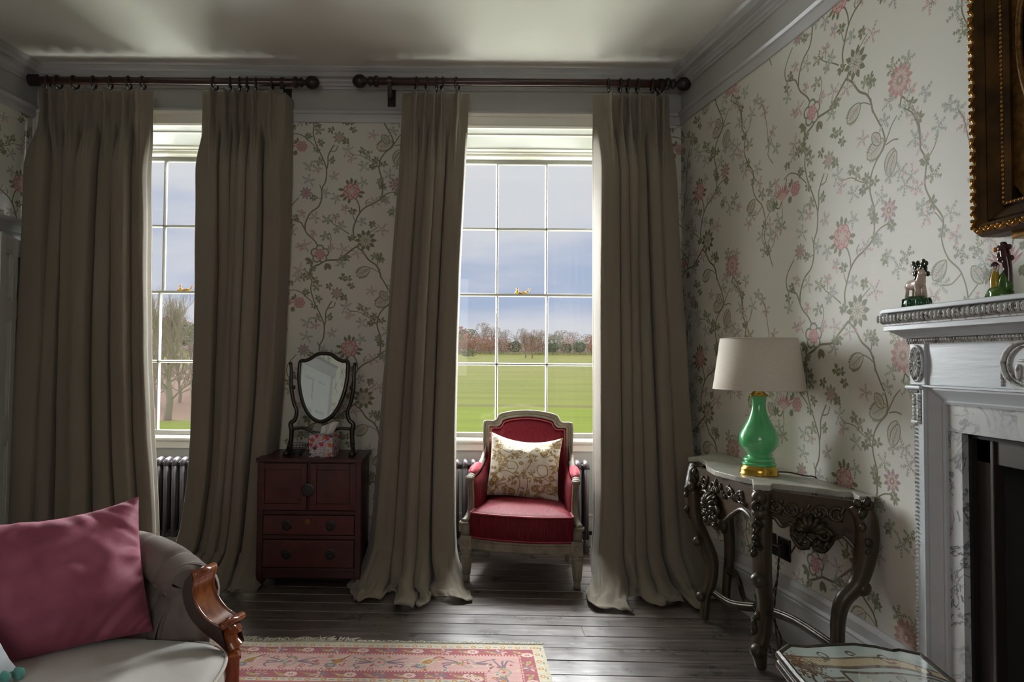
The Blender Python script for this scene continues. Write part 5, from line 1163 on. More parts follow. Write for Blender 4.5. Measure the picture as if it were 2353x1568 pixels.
for x, y in ((-.030, -.008), (-.026, .009), (.016, -.009), (.020, .008)): m.tube([(x, y, .076), (x + .002, y * 1.1, .058), (x, y * 1.15, .038)], [.008, .0055, .006], 8)
for s in (-1, 1): m.ball((.030, -.006 + s * .008, .122), (.004, .003, .007), 6, 5)
m.tube([(-.040, 0, .080), (-.048, 0, .070), (-.046, 0, .058)], .003, 6); m.build('animal', WGL, root, smooth=True)
m = MB(); m.tube([(.010, .014, .038), (.006, .014, .080), (.012, .014, .112)], [.014, .011, .010], 10); m.build('tree_trunk', WGL, root, smooth=True)
m = MB()
for k in range(30):
    m.ball((rs.uniform(-.026, .032), rs.uniform(0, .022), rs.uniform(.096, .150)), (.008, .005, .009), 7, 5, Matrix.Rotation(rs.uniform(-1, 1), 4, 'Y'))
m.build('bocage_leaves', BKG, root, smooth=True, kind='stuff')
f2 = atx(2296, 667, 1.475)
root = empty('figure_figurine', (1.475, f2.y, ZM), R(-90), 'glazed figurine in yellow robe by a dark tree, on a light green base', 'figurine', None)
m = MB(); lump(m, (0, 0, .014), (.034, .026, .022), 5, .25); lump(m, (.014, .006, .040), (.016, .016, .036), 6, .2)
for v in range(len(m.v)): m.v[v] = (m.v[v][0], m.v[v][1], max(0, m.v[v][2]))
m.build('grassy_base', GLZ2, root, smooth=True)
m = MB(); m.tube(cr([(-.004, -.006, .030), (-.006, -.006, .050), (-.005, -.006, .068), (-.004, -.006, .078)], 4), [.012, .012, .009, .006], 12); m.build('robe', YEL, root, smooth=True)
m = MB(); m.ball((-.005, -.007, .088), (.007, .007, .009), 12, 8); m.tube([(-.012, -.008, .074), (-.018, -.012, .062), (-.012, -.016, .054)], [.003, .0025, .0022], 7); m.tube([(.004, -.008, .074), (.010, -.010, .082), (.008, -.008, .092)], [.003, .0025, .0022], 7); m.build('face_and_arms', WGL, root, smooth=True)
m = MB(); m.lathe([(.009, .090), (.012, .092), (.008, .098), (.004, .102), (0, .103)], 12, fr((-.005, -.007, 0))); m.build('hat', PUR, root, smooth=True)
m = MB(); m.tube(cr([(.018, .008, .03), (.020, .008, .075), (.014, .006, .12), (.010, .004, .142)], 4), [.012, .010, .012, .009], 10)
for k in range(26): m.ball((rs.uniform(-.008, .026), rs.uniform(-.004, .016), rs.uniform(.10, .150)), (.008, .006, .008), 7, 5)
m.build('tree_stump', PUR, root, smooth=True)
m = MB(); m.ball((-.006, -.004, .136), (.006, .005, .007), 8, 6); m.build('flower', mat('orange_glaze', srgb(196, 116, 30), .15), root, smooth=True)
# ------------------------------------------------------------------ gilt picture frame
GOLD = mat('burnished_gold', srgb(168, 122, 56), .30, metal=.85, alt=srgb(70, 44, 20), vscale=18, vramp=(.3, .55), bump=.2, bscale=40)
GOLDD = mat('dull_gold', srgb(92, 64, 26), .45, metal=.6, alt=srgb(48, 32, 16), vscale=8)
pa = 1.902; pz = 1.655; pb, pt = .93, 2.72; root = empty('gilt_framed_picture', (1.58, (pa + pb) / 2, pz), 0, 'heavy carved gilt frame with a dark oval painting above the mantelshelf', 'picture')
FP = [(0, XW - .004), (.0, 1.535), (.008, 1.512), (.020, 1.500), (.032, 1.508), (.038, 1.525), (.042, 1.520), (.060, 1.532), (.072, 1.540), (.076, 1.532), (.084, 1.534), (.090, 1.548), (.090, XW - .004)]
vs = []
for yy, zz, sy, sz in ((pa, pz, -1, 1), (pa, pt, -1, -1), (pb, pt, 1, -1), (pb, pz, 1, 1)):
    for d, x in FP: vs.append((x, yy + sy * d, zz + sz * d))
k = len(FP); m = MB(); m.add(vs, [(i * k + j, i * k + (j + 1) % k, ((i + 1) % 4) * k + (j + 1) % k, ((i + 1) % 4) * k + j) for i in range(4) for j in range(k)]); wc(m.build('moulding', GOLDD, None), root)
m = MB()
def fleaf(y, z, along, i):
    ang = .6 * (1 if i % 2 else -1)
    r = (.009, .006, .017) if along == 'z' else (.009, .017, .006); ax = 'X'
    m.ball((1.506, y, z), r, 9, 7, Matrix.Rotation(ang, 4, ax)); m.ball((1.500, y + (.004 if along == 'z' else .008), z + .004), (.007, .005, .006), 7, 5)
i = 0; z = pz + .02
while z < pt - .02: fleaf(pa - .014, z, 'z', i); fleaf(pb + .014, z, 'z', i); z += .020; i += 1
y = pb + .02
while y < pa - .02: fleaf(y, pz + .014, 'y', i); fleaf(y, pt - .014, 'y', i); y += .020; i += 1
wc(m.build('acanthus_carving', GOLD, None, smooth=True, kind='stuff'), root)
m = MB(); z = pz + .085
while z < pt - .085: m.ball((1.533, pa - .080, z), (.004, .0045, .006), 6, 5); m.ball((1.533, pb + .080, z), (.004, .0045, .006), 6, 5); z += .013
y = pb + .085
while y < pa - .085: m.ball((1.533, y, pz + .080), (.004, .006, .0045), 6, 5); m.ball((1.533, y, pt - .08), (.004, .006, .0045), 6, 5); y += .013
m.box(1.56, 1.590, pa - .075, pb + .075, pz - .018, pz + .002); wc(m.build('inner_beading', GOLD, None, smooth=True, kind='stuff'), root)
oc = ((pa + pb) / 2, (pz + pt) / 2); ra, rb_ = .375, .44; n_ = 64
m = MB(); ov = [(1.558, oc[0] + ra * math.cos(k * 2 * math.pi / n_), oc[1] + rb_ * math.sin(k * 2 * math.pi / n_)) for k in range(n_)]
sq = []
for k in range(n_):
    a = k * 2 * math.pi / n_; c, s = math.cos(a), math.sin(a); hw_, hh_ = (pa - pb) / 2 - .088, (pt - pz) / 2 - .088; t_ = min(hw_ / abs(c) if abs(c) > 1e-6 else 9, hh_ / abs(s) if abs(s) > 1e-6 else 9); sq.append((1.556, oc[0] + c * t_, oc[1] + s * t_))
m.add(ov + sq, [(k, (k + 1) % n_, n_ + (k + 1) % n_, n_ + k) for k in range(n_)]); m.tube([Vector(p) + Vector((-.002, 0, 0)) for p in ov], .009, 8, closed=True); wc(m.build('oval_spandrel', mat('stippled_gold', srgb(128, 92, 40), .4, metal=.6, alt=srgb(84, 56, 24), vscale=60, bump=.4, bscale=200), None, smooth=True), root)
m = MB(); m.add([(1.567, oc[0] + (ra + .01) * math.cos(k * 2 * math.pi / n_), oc[1] + (rb_ + .01) * math.sin(k * 2 * math.pi / n_)) for k in range(n_)], [tuple(range(n_))]); wc(m.build('dark_canvas', mat('dark_oil_paint', srgb(30, 27, 24), .3, alt=srgb(18, 17, 16), vscale=5), None), root)
# ------------------------------------------------------------------ low table with painted mirrored top
def eglomise():
    rs = random.Random(9); p = Paint(1000, 800, (150, 164, 158)); B, B2, CRM = (66, 46, 34), (96, 72, 52), (168, 152, 118)
    # u runs left to right, v far (0) to near
    band = [(90, 110), (260, 120), (420, 128), (600, 118), (760, 140), (900, 230)]
    p.stroke(band, 34, CRM); p.stroke([(x, y - 34) for x, y in band], 6, B); p.stroke([(x, y + 34) for x, y in band], 10, B)
    for i in range(40): t = i / 40; x = 90 + 790 * t; p.stroke([(x, 90), (x + 18, 150)], 1.4, B2, .6)
    for i in range(260): p.disc(rs.gauss(150, 46), rs.gauss(150, 40), rs.uniform(3, 8), rs.choice((B, B2, (84, 52, 40))))
    def sc(x, y, r, t, sg=1, w=7):
        P = [(x + math.cos(t + sg * a * .35) * r * (1 - a / 26), y + math.sin(t + sg * a * .35) * r * (1 - a / 26)) for a in range(20)]; p.stroke(P, w, B, taper=2)
    for x, y, r, t, g in ((110, 70, 34, 0, 1), (330, 70, 36, 2, -1), (700, 90, 40, 1, 1), (820, 170, 46, 3, -1), (900, 300, 44, 0, 1), (180, 260, 70, 3, 1), (190, 420, 70, 3, -1), (800, 380, 50, 2, 1), (520, 60, 26, 0, -1), (930, 420, 36, 2, 1), (120, 560, 60, 0, 1), (860, 560, 60, 1, -1)): sc(x, y, r, t, g)
    for k in range(7): p.stroke([(190, 230 + k * 26), (240, 236 + k * 26), (300, 232 + k * 26)], 6, B); p.disc(180, 234 + k * 26, 10, B2)
    p.stroke([(330, 190), (320, 260), (350, 340), (420, 380), (560, 372), (760, 380), (860, 330), (820, 240), (640, 200), (480, 200), (330, 190)], 8, B)
    P = [(330, 190), (860, 330)]
    p.disc(600, 285, 1, B); p.blend(330, 850, 195, 375, lambda X, Y: (1 - ((X - 590) / 250) ** 2 - ((Y - 288) / 84) ** 2) * 30, (150, 158, 152), 1)
    for k in range(9): a = -.9 + k * .2; p.leaf(350, 290, 120, 12, a, (176, 180, 168), .9)
    for i in range(16): sc(rs.uniform(470, 800), rs.uniform(230, 350), rs.uniform(12, 30), rs.uniform(0, 6), rs.choice((-1, 1)), 2)
    for i in range(120): p.leaf(rs.uniform(80, 930), rs.uniform(420, 760), 34, 8, rs.uniform(0, 6), rs.choice((B, B2, CRM)), .8)
    return p.image('painted_glass_print')
EG = print_mat('painted_mirror_glass', eglomise(), rough=.08, spec=.9); EG.node_tree.nodes['Principled BSDF'].inputs['Metallic'].default_value = .35; EG.node_tree.nodes['Principled BSDF'].inputs['Coat Weight'].default_value = .8
ZL = .52
lo = [ath(px, py, ZL) for px, py in ((1790, 1500), (1813, 1484), (1850, 1487), (1900, 1483), (1960, 1481), (2010, 1487), (2050, 1496), (2066, 1494), (2116, 1505), (2128, 1516), (2150, 1535), (2190, 1568))]
lo = [(p.x, p.y) for p in lo]; x0, x1 = lo[0][0], 1.20
near = [(x1 + .0, 1.42), (1.215, 1.24), (1.18, 1.20), (1.03, 1.215), (.90, 1.20), (.86, 1.225), (.835, 1.27), (.845, 1.40), (.83, 1.53), (.838, 1.62)]
poly = lo + near
root = empty('low_glass_table', (1.02, 1.47, 0), 0, 'low table with painted mirrored glass top and gilt rim by the fireplace', 'low table')
cxm, cym = 1.02, 1.47
m = MB(); UV = lambda x, y: ((x - .82) / .42, 1 - (1.78 - y) / .60)
vs = [(cxm, cym, ZL)] + [(x, y, ZL) for x, y in poly]; n_ = len(poly)
m.add(vs, [(0, i + 1, (i + 1) % n_ + 1) for i in range(n_)], [[UV(cxm, cym), UV(*poly[i]), UV(*poly[(i + 1) % n_])] for i in range(n_)]); wc(m.build('painted_glass', EG, None), root)
m = MB(); m.tube([(x, y, ZL - .006) for x, y in poly], .010, 8, closed=True); m.tube([(cxm + (x - cxm) * .99, cym + (y - cym) * .99, ZL - .03) for x, y in poly], .012, 8, closed=True); m.prism(poly, lambda x, y: Vector((cxm + (x - cxm) * .985, cym + (y - cym) * .985, ZL - .035)), lambda x, y: Vector((cxm + (x - cxm) * .985, cym + (y - cym) * .985, ZL - .002))); wc(m.build('gilt_rim', BRG, None, smooth=False), root)
for sx, sy in ((.865, 1.655), (1.17, 1.63), (.88, 1.26), (1.16, 1.27)):
    dx, dy = (sx - cxm), (sy - cym); dd = Vector((dx, dy, 0)).normalized()
    m = MB(); B0 = Vector((sx, sy, 0)); P = [B0 + Vector((0, 0, ZL - .05)), B0 + dd * .018 + Vector((0, 0, ZL - .10)), B0 + dd * .020 + Vector((0, 0, .34)), B0 - dd * .015 + Vector((0, 0, .2)), B0 - dd * .02 + Vector((0, 0, .08)), B0 + dd * .02 + Vector((0, 0, .012))]
    m.tube(cr(P, 6), [.026, .030, .022, .016, .013, .016], 10); scroll(m, B0 + dd * .022 + Vector((0, 0, ZL - .10)), .030, 0, dd, (0, 0, 1), 1.4, .010); wc(m.build('leg', BRG, None, smooth=True), root)
# ------------------------------------------------------------------ rug
def rugprint():
    rs = random.Random(12); K = 800; w, h = int(2.10 * K), int(3.1 * K)
    PK, DR, CRM, OR, SL, RD, PU = (216, 176, 170), (178, 114, 120), (212, 202, 182), (196, 146, 92), (146, 146, 150), (184, 108, 106), (140, 96, 110)
    p = Paint(w, h, (190, 126, 124)); b = [0, .016, .052, .108, .118, .262, .272, .330, .358]
    cols = [(206, 198, 178), CRM, DR, RD, PK, RD, DR, CRM]
    for i, c in enumerate(cols):
        e = b[i] * K; p.rect(e, w - e, e, h - e, c)
    e = b[-1] * K; p.rect(e, w - e, e, h - e, (192, 124, 122))
    def ros(x, y, r, c1, c2, c3):
        for k in range(8): p.disc(x + math.cos(k * .785) * r * .65, y + math.sin(k * .785) * r * .5, r * .34, c1, ry=r * .28)
        p.disc(x, y, r * .6, c1, ry=r * .48); p.disc(x, y, r * .34, c2, ry=r * .26); p.disc(x, y, r * .14, c3)
    def lane(d0, d1, fn):
        mid = (d0 + d1) / 2 * K
        for side in range(3):
            if side == 0: L = w - 2 * mid; f = lambda s: (mid + s, mid)
            elif side == 1: L = (h - 2 * mid) * .45; f = lambda s: (w - mid, mid + s)
            else: L = (h - 2 * mid) * .45; f = lambda s: (mid, mid + s)
            fn(L, f, side)
    def guard(L, f, side):
        s = 0; i = 0
        while s < L: x, y = f(s); p.ring(x, y, 7, 2, OR); p.leaf(x + 14, y, 22, 3, 0 if side == 0 else 1.57, SL, .8) ; s += 52; i += 1
    def redlane(L, f, side):
        s = 20; i = 0
        while s < L:
            x, y = f(s)
            if i % 2 == 0: ros(x, y, 22, (222, 196, 186), RD, (230, 220, 200))
            else:
                for k in range(6): a = k * 1.047; p.leaf(x + math.cos(a) * 4, y + math.sin(a) * 3, 22, 5, a, rs.choice(((214, 186, 176), (200, 150, 140), SL)))
            a0 = 0 if side == 0 else 1.57
            x2, y2 = f(min(L, s + 58)); p.leaf(x2 - 18 * math.cos(a0 + .5), y2 - 18 * math.sin(a0 + .5), 44, 7, a0 + .5, (198, 170, 120)); p.disc(x2, y2, 4, SL)
            for k in range(3): p.disc(x2 + rs.uniform(-24, 24), y2 + rs.uniform(-18, 18), 3, rs.choice((OR, PU, CRM)))
            s += 96; i += 1
    def dots(L, f, side):
        s = 0
        while s < L: x, y = f(s); p.disc(x, y, 3.2, (224, 206, 190)); s += 11
    def wide(L, f, side):
        s = 60; i = 0
        while s < L:
            x, y = f(s)
            if i % 2 == 0:
                for sg in (-1, 1):
                    for k in range(3):
                        q = [(x + sg * 20, y), (x + sg * (60 + 10 * k), y - 20 + 18 * k), (x + sg * (92 - 10 * k), y - 34 + 36 * k)]
                        if side: q = [(x + (b_ - y), y + (a_ - x)) for a_, b_ in q]
                        p.stroke(q, 4, (142, 126, 134), taper=2)
                p.leaf(x, y - 34, 68, 26, 1.57, (176, 166, 152)); p.leaf(x, y - 24, 50, 16, 1.57, PK); p.disc(x, y, 6, DR)
            else:
                p.leaf(x - 20, y + 30, 100, 22, -.9, CRM); p.leaf(x - 8, y + 18, 60, 14, -.9, OR); ros(x - 10, y + 24, 22, SL, CRM, RD); p.stroke([(x + 30, y - 30), (x + 48, y - 46), (x + 66, y - 40)], 4, RD)
            s += 150; i += 1
        for k in range(int(L / 9)):
            x, y = f(rs.uniform(0, L)); x += rs.uniform(-50, 50) * (1 if side else 0); y += rs.uniform(-50, 50) * (0 if side else 1)
            c = rs.choice((OR, SL, CRM, RD, DR, (150, 150, 120), CRM, (214, 170, 160)))
            if rs.random() < .5: p.leaf(x, y, rs.uniform(12, 26), 5, rs.uniform(0, 6), c)
            elif rs.random() < .5: p.disc(x, y, rs.uniform(3, 6), c); p.ring(x, y, 9, 1.5, rs.choice((DR, CRM)))
            else: p.stroke([(x, y), (x + rs.uniform(-14, 14), y + rs.uniform(-10, 10)), (x + rs.uniform(-24, 24), y + rs.uniform(-16, 16))], 2, c)
    lane(b[1], b[2], guard); lane(b[2], b[3], redlane); lane(b[3], b[4], dots); lane(b[5], b[6], dots); lane(b[6], b[7], redlane); lane(b[7], b[8], guard); lane(b[4], b[5], wide)
    p.a *= (1 + .10 * (np.random.RandomState(1).rand(h, 1, 1) - .5)) * (1 + .16 * (np.random.RandomState(2).rand(h, w, 1) - .5))
    return print_mat('persian_rug_print', p.image('persian_rug_print'), rough=.95, bump=.3, bscale=500, rep='EXTEND', spec=.1)
ra0, ra1 = ath(1247, 1484, .006), ath(1256, 1568, .006)
rl = ath(562, 1475, .006); rot = math.atan2(rl.y - ra0.y, ra0.x - rl.x)
RW, RH = 2.10, 3.1
rg = empty('persian_rug', (ra0.x, ra0.y, 0), -rot, 'worn pink and red patterned rug on the floorboards', 'rug')
def rugf(u, v):
    x, y = -RW + RW * u, -RH * v; z = .0085 + .003 * max(0, noise.noise(Vector((x * 2, y * 2, 0)))); ed = math.exp(-v * RH / .05)
    if u < .68: y += ed * .014 * math.sin(u * 26) * (1 - u / .68) * 1.5; z += ed * .008 * max(0, math.sin(u * 30)) * (1 - u / .68)
    return Vector((x, y, z))
m = MB(); nu, nv = 120, 90; m.grid(rugf, nu, nv); 
m.uv = [[(u_, 1 - v_) for u_, v_ in q_] for q_ in m.uv]
m.build('pile', rugprint(), rg, smooth=True, recalc=False)
m = MB(); m.box(-RW, 0, -RH, 0, .0012, .0075); m.build('backing', mat('rug_backing', srgb(190, 180, 160), .9), rg)
m = MB()
for k in range(520):
    u = k / 520; p0 = rugf(u, 0); L = .016 + .032 * rs.random() * (1.6 if u < .6 else .5); a = rs.uniform(-.9, .9) * (1.6 if rs.random() < .25 else .7)
    m.tube([p0, p0 + Vector((math.sin(a) * L * .5, L * .6, .001)), Vector((p0.x + math.sin(a) * L * 1.3, p0.y + L * math.cos(a * .6), .004 + .004 * rs.random()))], [.0030, .0024, .0012], 4)
m.build('fringe', mat('cotton_fringe', srgb(205, 198, 182), .9), rg, smooth=True, kind='stuff')
# ------------------------------------------------------------------ sofa
GV = velvet('taupe_grey_velvet', srgb(128, 118, 112), srgb(108, 98, 92), streak=(3, 3, 3), vs=4, sheen=.5); CRV = velvet('cream_velvet_seat', srgb(212, 205, 200), srgb(196, 188, 182), streak=(2, 2, 2), vs=2, sheen=.3); SPIPE = mat('seat_piping', srgb(206, 198, 190), .7)
SW = mat('polished_orange_brown_wood', srgb(150, 82, 40), .22, alt=srgb(96, 44, 20), vscale=6, stretch=(8, 8, 1.2), coat=.6, vramp=(.35, .6)); SWD = mat('dark_mahogany_side', srgb(50, 22, 16), .3, coat=.3)
root = empty('sofa', (-1.15, 1.35, 0), 0, 'sofa with cream seat, buttoned grey arm and carved wooden arm front', 'sofa')
so = lambda m, n, mt, **k: wc(m.build(n, mt, None, **k), root)
# seat cushion: rounded block, front edge towards the fireplace
def seat(u, v):
    a = 2 * math.pi * u; c, s = math.cos(a), math.sin(a); ex = .32
    X = math.copysign(abs(c) ** ex, c); Yv = math.copysign(abs(s) ** ex, s)
    if v < .5: r, z = 1 - .02 * math.cos(v * math.pi) , .335 + v * 2 * .085
    else: r = 1 - (v - .5) * 2; z = .42 + .045 * (1 - r ** 4) ** .5
    if v < .5: r = 1 - .012 * abs(v - .25) * 4
    x = -1.06 + .425 * X * r; y = 1.30 + .70 * Yv * r
    if v >= .5: z += .012 * math.sin(1.5 * x + y * 2)
    return Vector((x + .02 * (y - 1.3), y, z))
m = MB(); m.grid(seat, 88, 28); so(m, 'seat_cushion', CRV, smooth=True)
m = MB(); m.tube([seat(k / 88, .5) + Vector((0, 0, .0)) for k in range(88)], .006, 6, closed=True); m.tube([seat(k / 88, .02) for k in range(88)], .006, 6, closed=True); so(m, 'seat_piping', SPIPE, smooth=True)
m = MB(); m.box(-1.55, -.655, .62, 1.98, .22, .34); so(m, 'seat_frame', SW, bevel=.02, bseg=4)
# upholstered arm wrapping round the far end
plan = cr([(-.812, 1.975, .640), (-.825, 2.00, .645), (-.84, 2.03, .64), (-.94, 2.10, .675), (-1.06, 2.14, .70), (-1.25, 2.15, .70), (-1.42, 2.06, .70), (-1.50, 1.85, .70), (-1.52, 1.2, .70), (-1.52, .7, .70)], 8)
def arm(u, v):
    i = u * (len(plan) - 1); k = min(int(i), len(plan) - 2); f = i - k; p = plan[k].lerp(plan[k + 1], f); t = (plan[k + 1] - plan[k]); t.z = 0; t.normalize(); n = Vector((t.y, -t.x, 0)) * -1
    h = p.z; R_ = .040 + .035 * min(1, u * 8); a = v
    # v 0 inner foot -> 1 outer foot ; n points to the seat
    if a < .35: w = a / .35; q_ = Vector((p.x, p.y, .40 + (h - .40 - R_) * w)) + n * ((.085 - .06 * w + .015 * math.sin(w * math.pi)) * min(1, .15 + u * 6))
    elif a < .75: w = (a - .35) / .40; ang = math.pi * w * 1.15; q_ = Vector((p.x, p.y, h - R_)) - n * (R_ * .3) + n * math.cos(ang) * R_ * 1.1 + Vector((0, 0, math.sin(ang) * R_ * 1.15))
    else: w = (a - .75) / .25; q_ = Vector((p.x, p.y, (h - R_ * 1.4) * (1 - w) + .25 * w)) - n * (R_ * 1.2 - .02 * w)
    tuft = 0
    for uc in (.105, .185, .285, .40, .52): tuft += .010 * math.exp(-((u - uc) / .006) ** 2) * (1 if a < .62 else 0)
    gather = .006 * math.sin(a * 34) * math.exp(-((u - .02) / .02) ** 2) * (1 if .3 < a < .8 else .2)
    return q_ - n * tuft * .7 - Vector((0, 0, tuft * (1 if a > .33 else 0))) + n * gather
m = MB(); m.grid(arm, 160, 48); m.add([arm(0, k / 24) for k in range(25)], [tuple(range(25))]); so(m, 'buttoned_arm', GV, smooth=True)
m = MB(); m.box(-1.60, -1.46, .62, 2.0, .1, .42); so(m, 'back_base', GV, bevel=.02)
# wooden arm front: scrolled board, its polished edge turned towards the room
def sp_(px, py, Y=1.905): return at(px, py, Y)
inner = [sp_(*p) for p in ((434, 1324), (423, 1338), (419, 1365), (426, 1398), (442, 1428), (468, 1455), (500, 1480), (520, 1500))]
outer = [sp_(*p) for p in ((446, 1318), (450, 1330), (446, 1345), (446, 1365), (455, 1393), (470, 1415), (487, 1430), (507, 1441))]
dv = Vector((.030, .085, 0)) * .9
pin_, pou = cr(inner, 5), cr(outer, 5); nn_ = len(pin_)
m = MB(); vs = pin_ + pou; m.add(vs, [(i, i + 1, nn_ + i + 1, nn_ + i) for i in range(nn_ - 1)]); m.add([p + dv for p in pin_ + pou], [(i, i + 1, nn_ + i + 1, nn_ + i) for i in range(nn_ - 1)]); m.add(pin_ + [p + dv for p in pin_], [(i, i + 1, nn_ + i + 1, nn_ + i) for i in range(nn_ - 1)]); so(m, 'arm_side', SWD, smooth=True)
m = MB(); P0 = [p - dv * .03 for p in pou]; P1 = [p + dv * 1.03 for p in pou]; th = Vector((-.006, 0, -.004))
m.add(P0 + P1, [(i, i + 1, nn_ + i + 1, nn_ + i) for i in range(nn_ - 1)]); m.tube(P0, .0035, 6); m.tube(P1, .0035, 6)
sc0 = sp_(442, 1322); m.tube([sc0 - dv * .03 + Vector((.006, 0, 0)), sc0 + dv * 1.03 + Vector((.006, 0, 0))], .013, 14)
so(m, 'arm_facing', SW, smooth=True)
e0 = pou[-1]
m = MB(); m.tube([e0 - dv * .08 + Vector((.006, 0, .002)), e0 + dv * 1.1 + Vector((.006, 0, .002))], .011, 12); m.tube(cr([e0 + dv * .5 + Vector((.012, 0, -.008)), e0 + dv * .5 + Vector((-.002, 0, -.03)), e0 + dv * .5 + Vector((.004, 0, -.055)), e0 + dv * .5 + Vector((.014, 0, -.075))], 5), [.030, .024, .022, .028], 10, sq=1); so(m, 'arm_scroll', SW, smooth=True)
bx_ = e0 + Vector((.012, .03, 0)); m = MB(); Tb = Matrix.Translation((bx_.x, bx_.y, 0)) @ Matrix.Rotation(R(22), 4, 'Z'); m.box(-.035, .030, -.045, .045, .20, e0.z - .082, Tb); m.box(-.038, .034, -.049, .049, e0.z - .090, e0.z - .080, Tb); so(m, 'corner_block', SW, bevel=.003)
for lx, ly in ((bx_.x, bx_.y), (bx_.x - .02, .70), (-1.5, 1.9), (-1.5, .7)):
    m = MB(); m.lathe([(.012, 0), (.014, .02), (.020, .04), (.024, .09), (.018, .12), (.028, .14), (.026, .17), (.020, .185), (.022, .205)], 16, fr((lx, ly, 0))); m.ball((lx, ly, .012), (.018, .018, .012), 12, 8); so(m, 'leg', SW, smooth=True)
# pink cushion
PINK = velvet('dusty_pink_velvet', srgb(176, 100, 120), srgb(140, 72, 90), streak=(2, 2, 2), vs=3, sheen=.55)
br, bl, tr_ = Vector((-.895, 1.985, .475)), Vector((-1.275, 1.66, .475)), Vector((-1.045, 2.085, .825))
cen = (bl + tr_) / 2; ux = (br - bl); wd = ux.length; ux.normalize(); uz = (tr_ - br); hd = uz.length; uz = (uz - ux * uz.dot(ux)).normalized(); uy = uz.cross(ux)
m = cushion_grid(wd + .03, hd + .02, .19, 64, .05, 11, .022, sag=.03); o = m.build('pink_cushion', PINK, None, smooth=True, recalc=False)
Mx = Matrix(((ux.x, uy.x, uz.x), (ux.y, uy.y, uz.y), (ux.z, uy.z, uz.z))).to_4x4(); o.matrix_world = Matrix.Translation(cen) @ Mx
tag(o, 'large dusty pink velvet cushion leaning in the corner of the sofa', 'cushion')
# pale cushion with teal pompoms in the near corner
Cn = Vector((-1.09, 1.655, .50)); ax_ = Vector((-.60, .12, .66)).normalized(); az_ = Vector((-.08, -1, .06)); az_ = (az_ - ax_ * az_.dot(ax_)).normalized()
xa = -ax_; ya = az_.cross(xa); wdt, hgt = .42, .40
root = empty('pompom_cushion', (0, 0, 0), 0, 'pale grey cushion edged with teal pompoms at the near end of the sofa', 'cushion')
root.matrix_world = Matrix.Translation(Cn + ax_ * wdt / 2 + az_ * hgt / 2) @ Matrix(((xa.x, ya.x, az_.x), (xa.y, ya.y, az_.y), (xa.z, ya.z, az_.z))).to_4x4()
m = cushion_grid(wdt, hgt, .12, 36, .05, 5, .006); m.build('cover', mat('pale_linen', srgb(200, 204, 210), .85, bump=.2, bscale=400), root, smooth=True, recalc=False)
TEAL = mat('teal_wool', srgb(110, 176, 168), .95, bump=.8, bscale=300); first = None
m = MB(); lump(m, (0, 0, 0), (.015, .015, .015), 2, .25, 14, 10)
for k in range(10):
    p = m.build('pompom', TEAL, root, smooth=True) if first is None else dup(first, root); first = first or p
    p.location = (wdt / 2 + .010 - .02 * math.sin(k / 9 * math.pi), 0, -hgt / 2 + .004 + .041 * k)
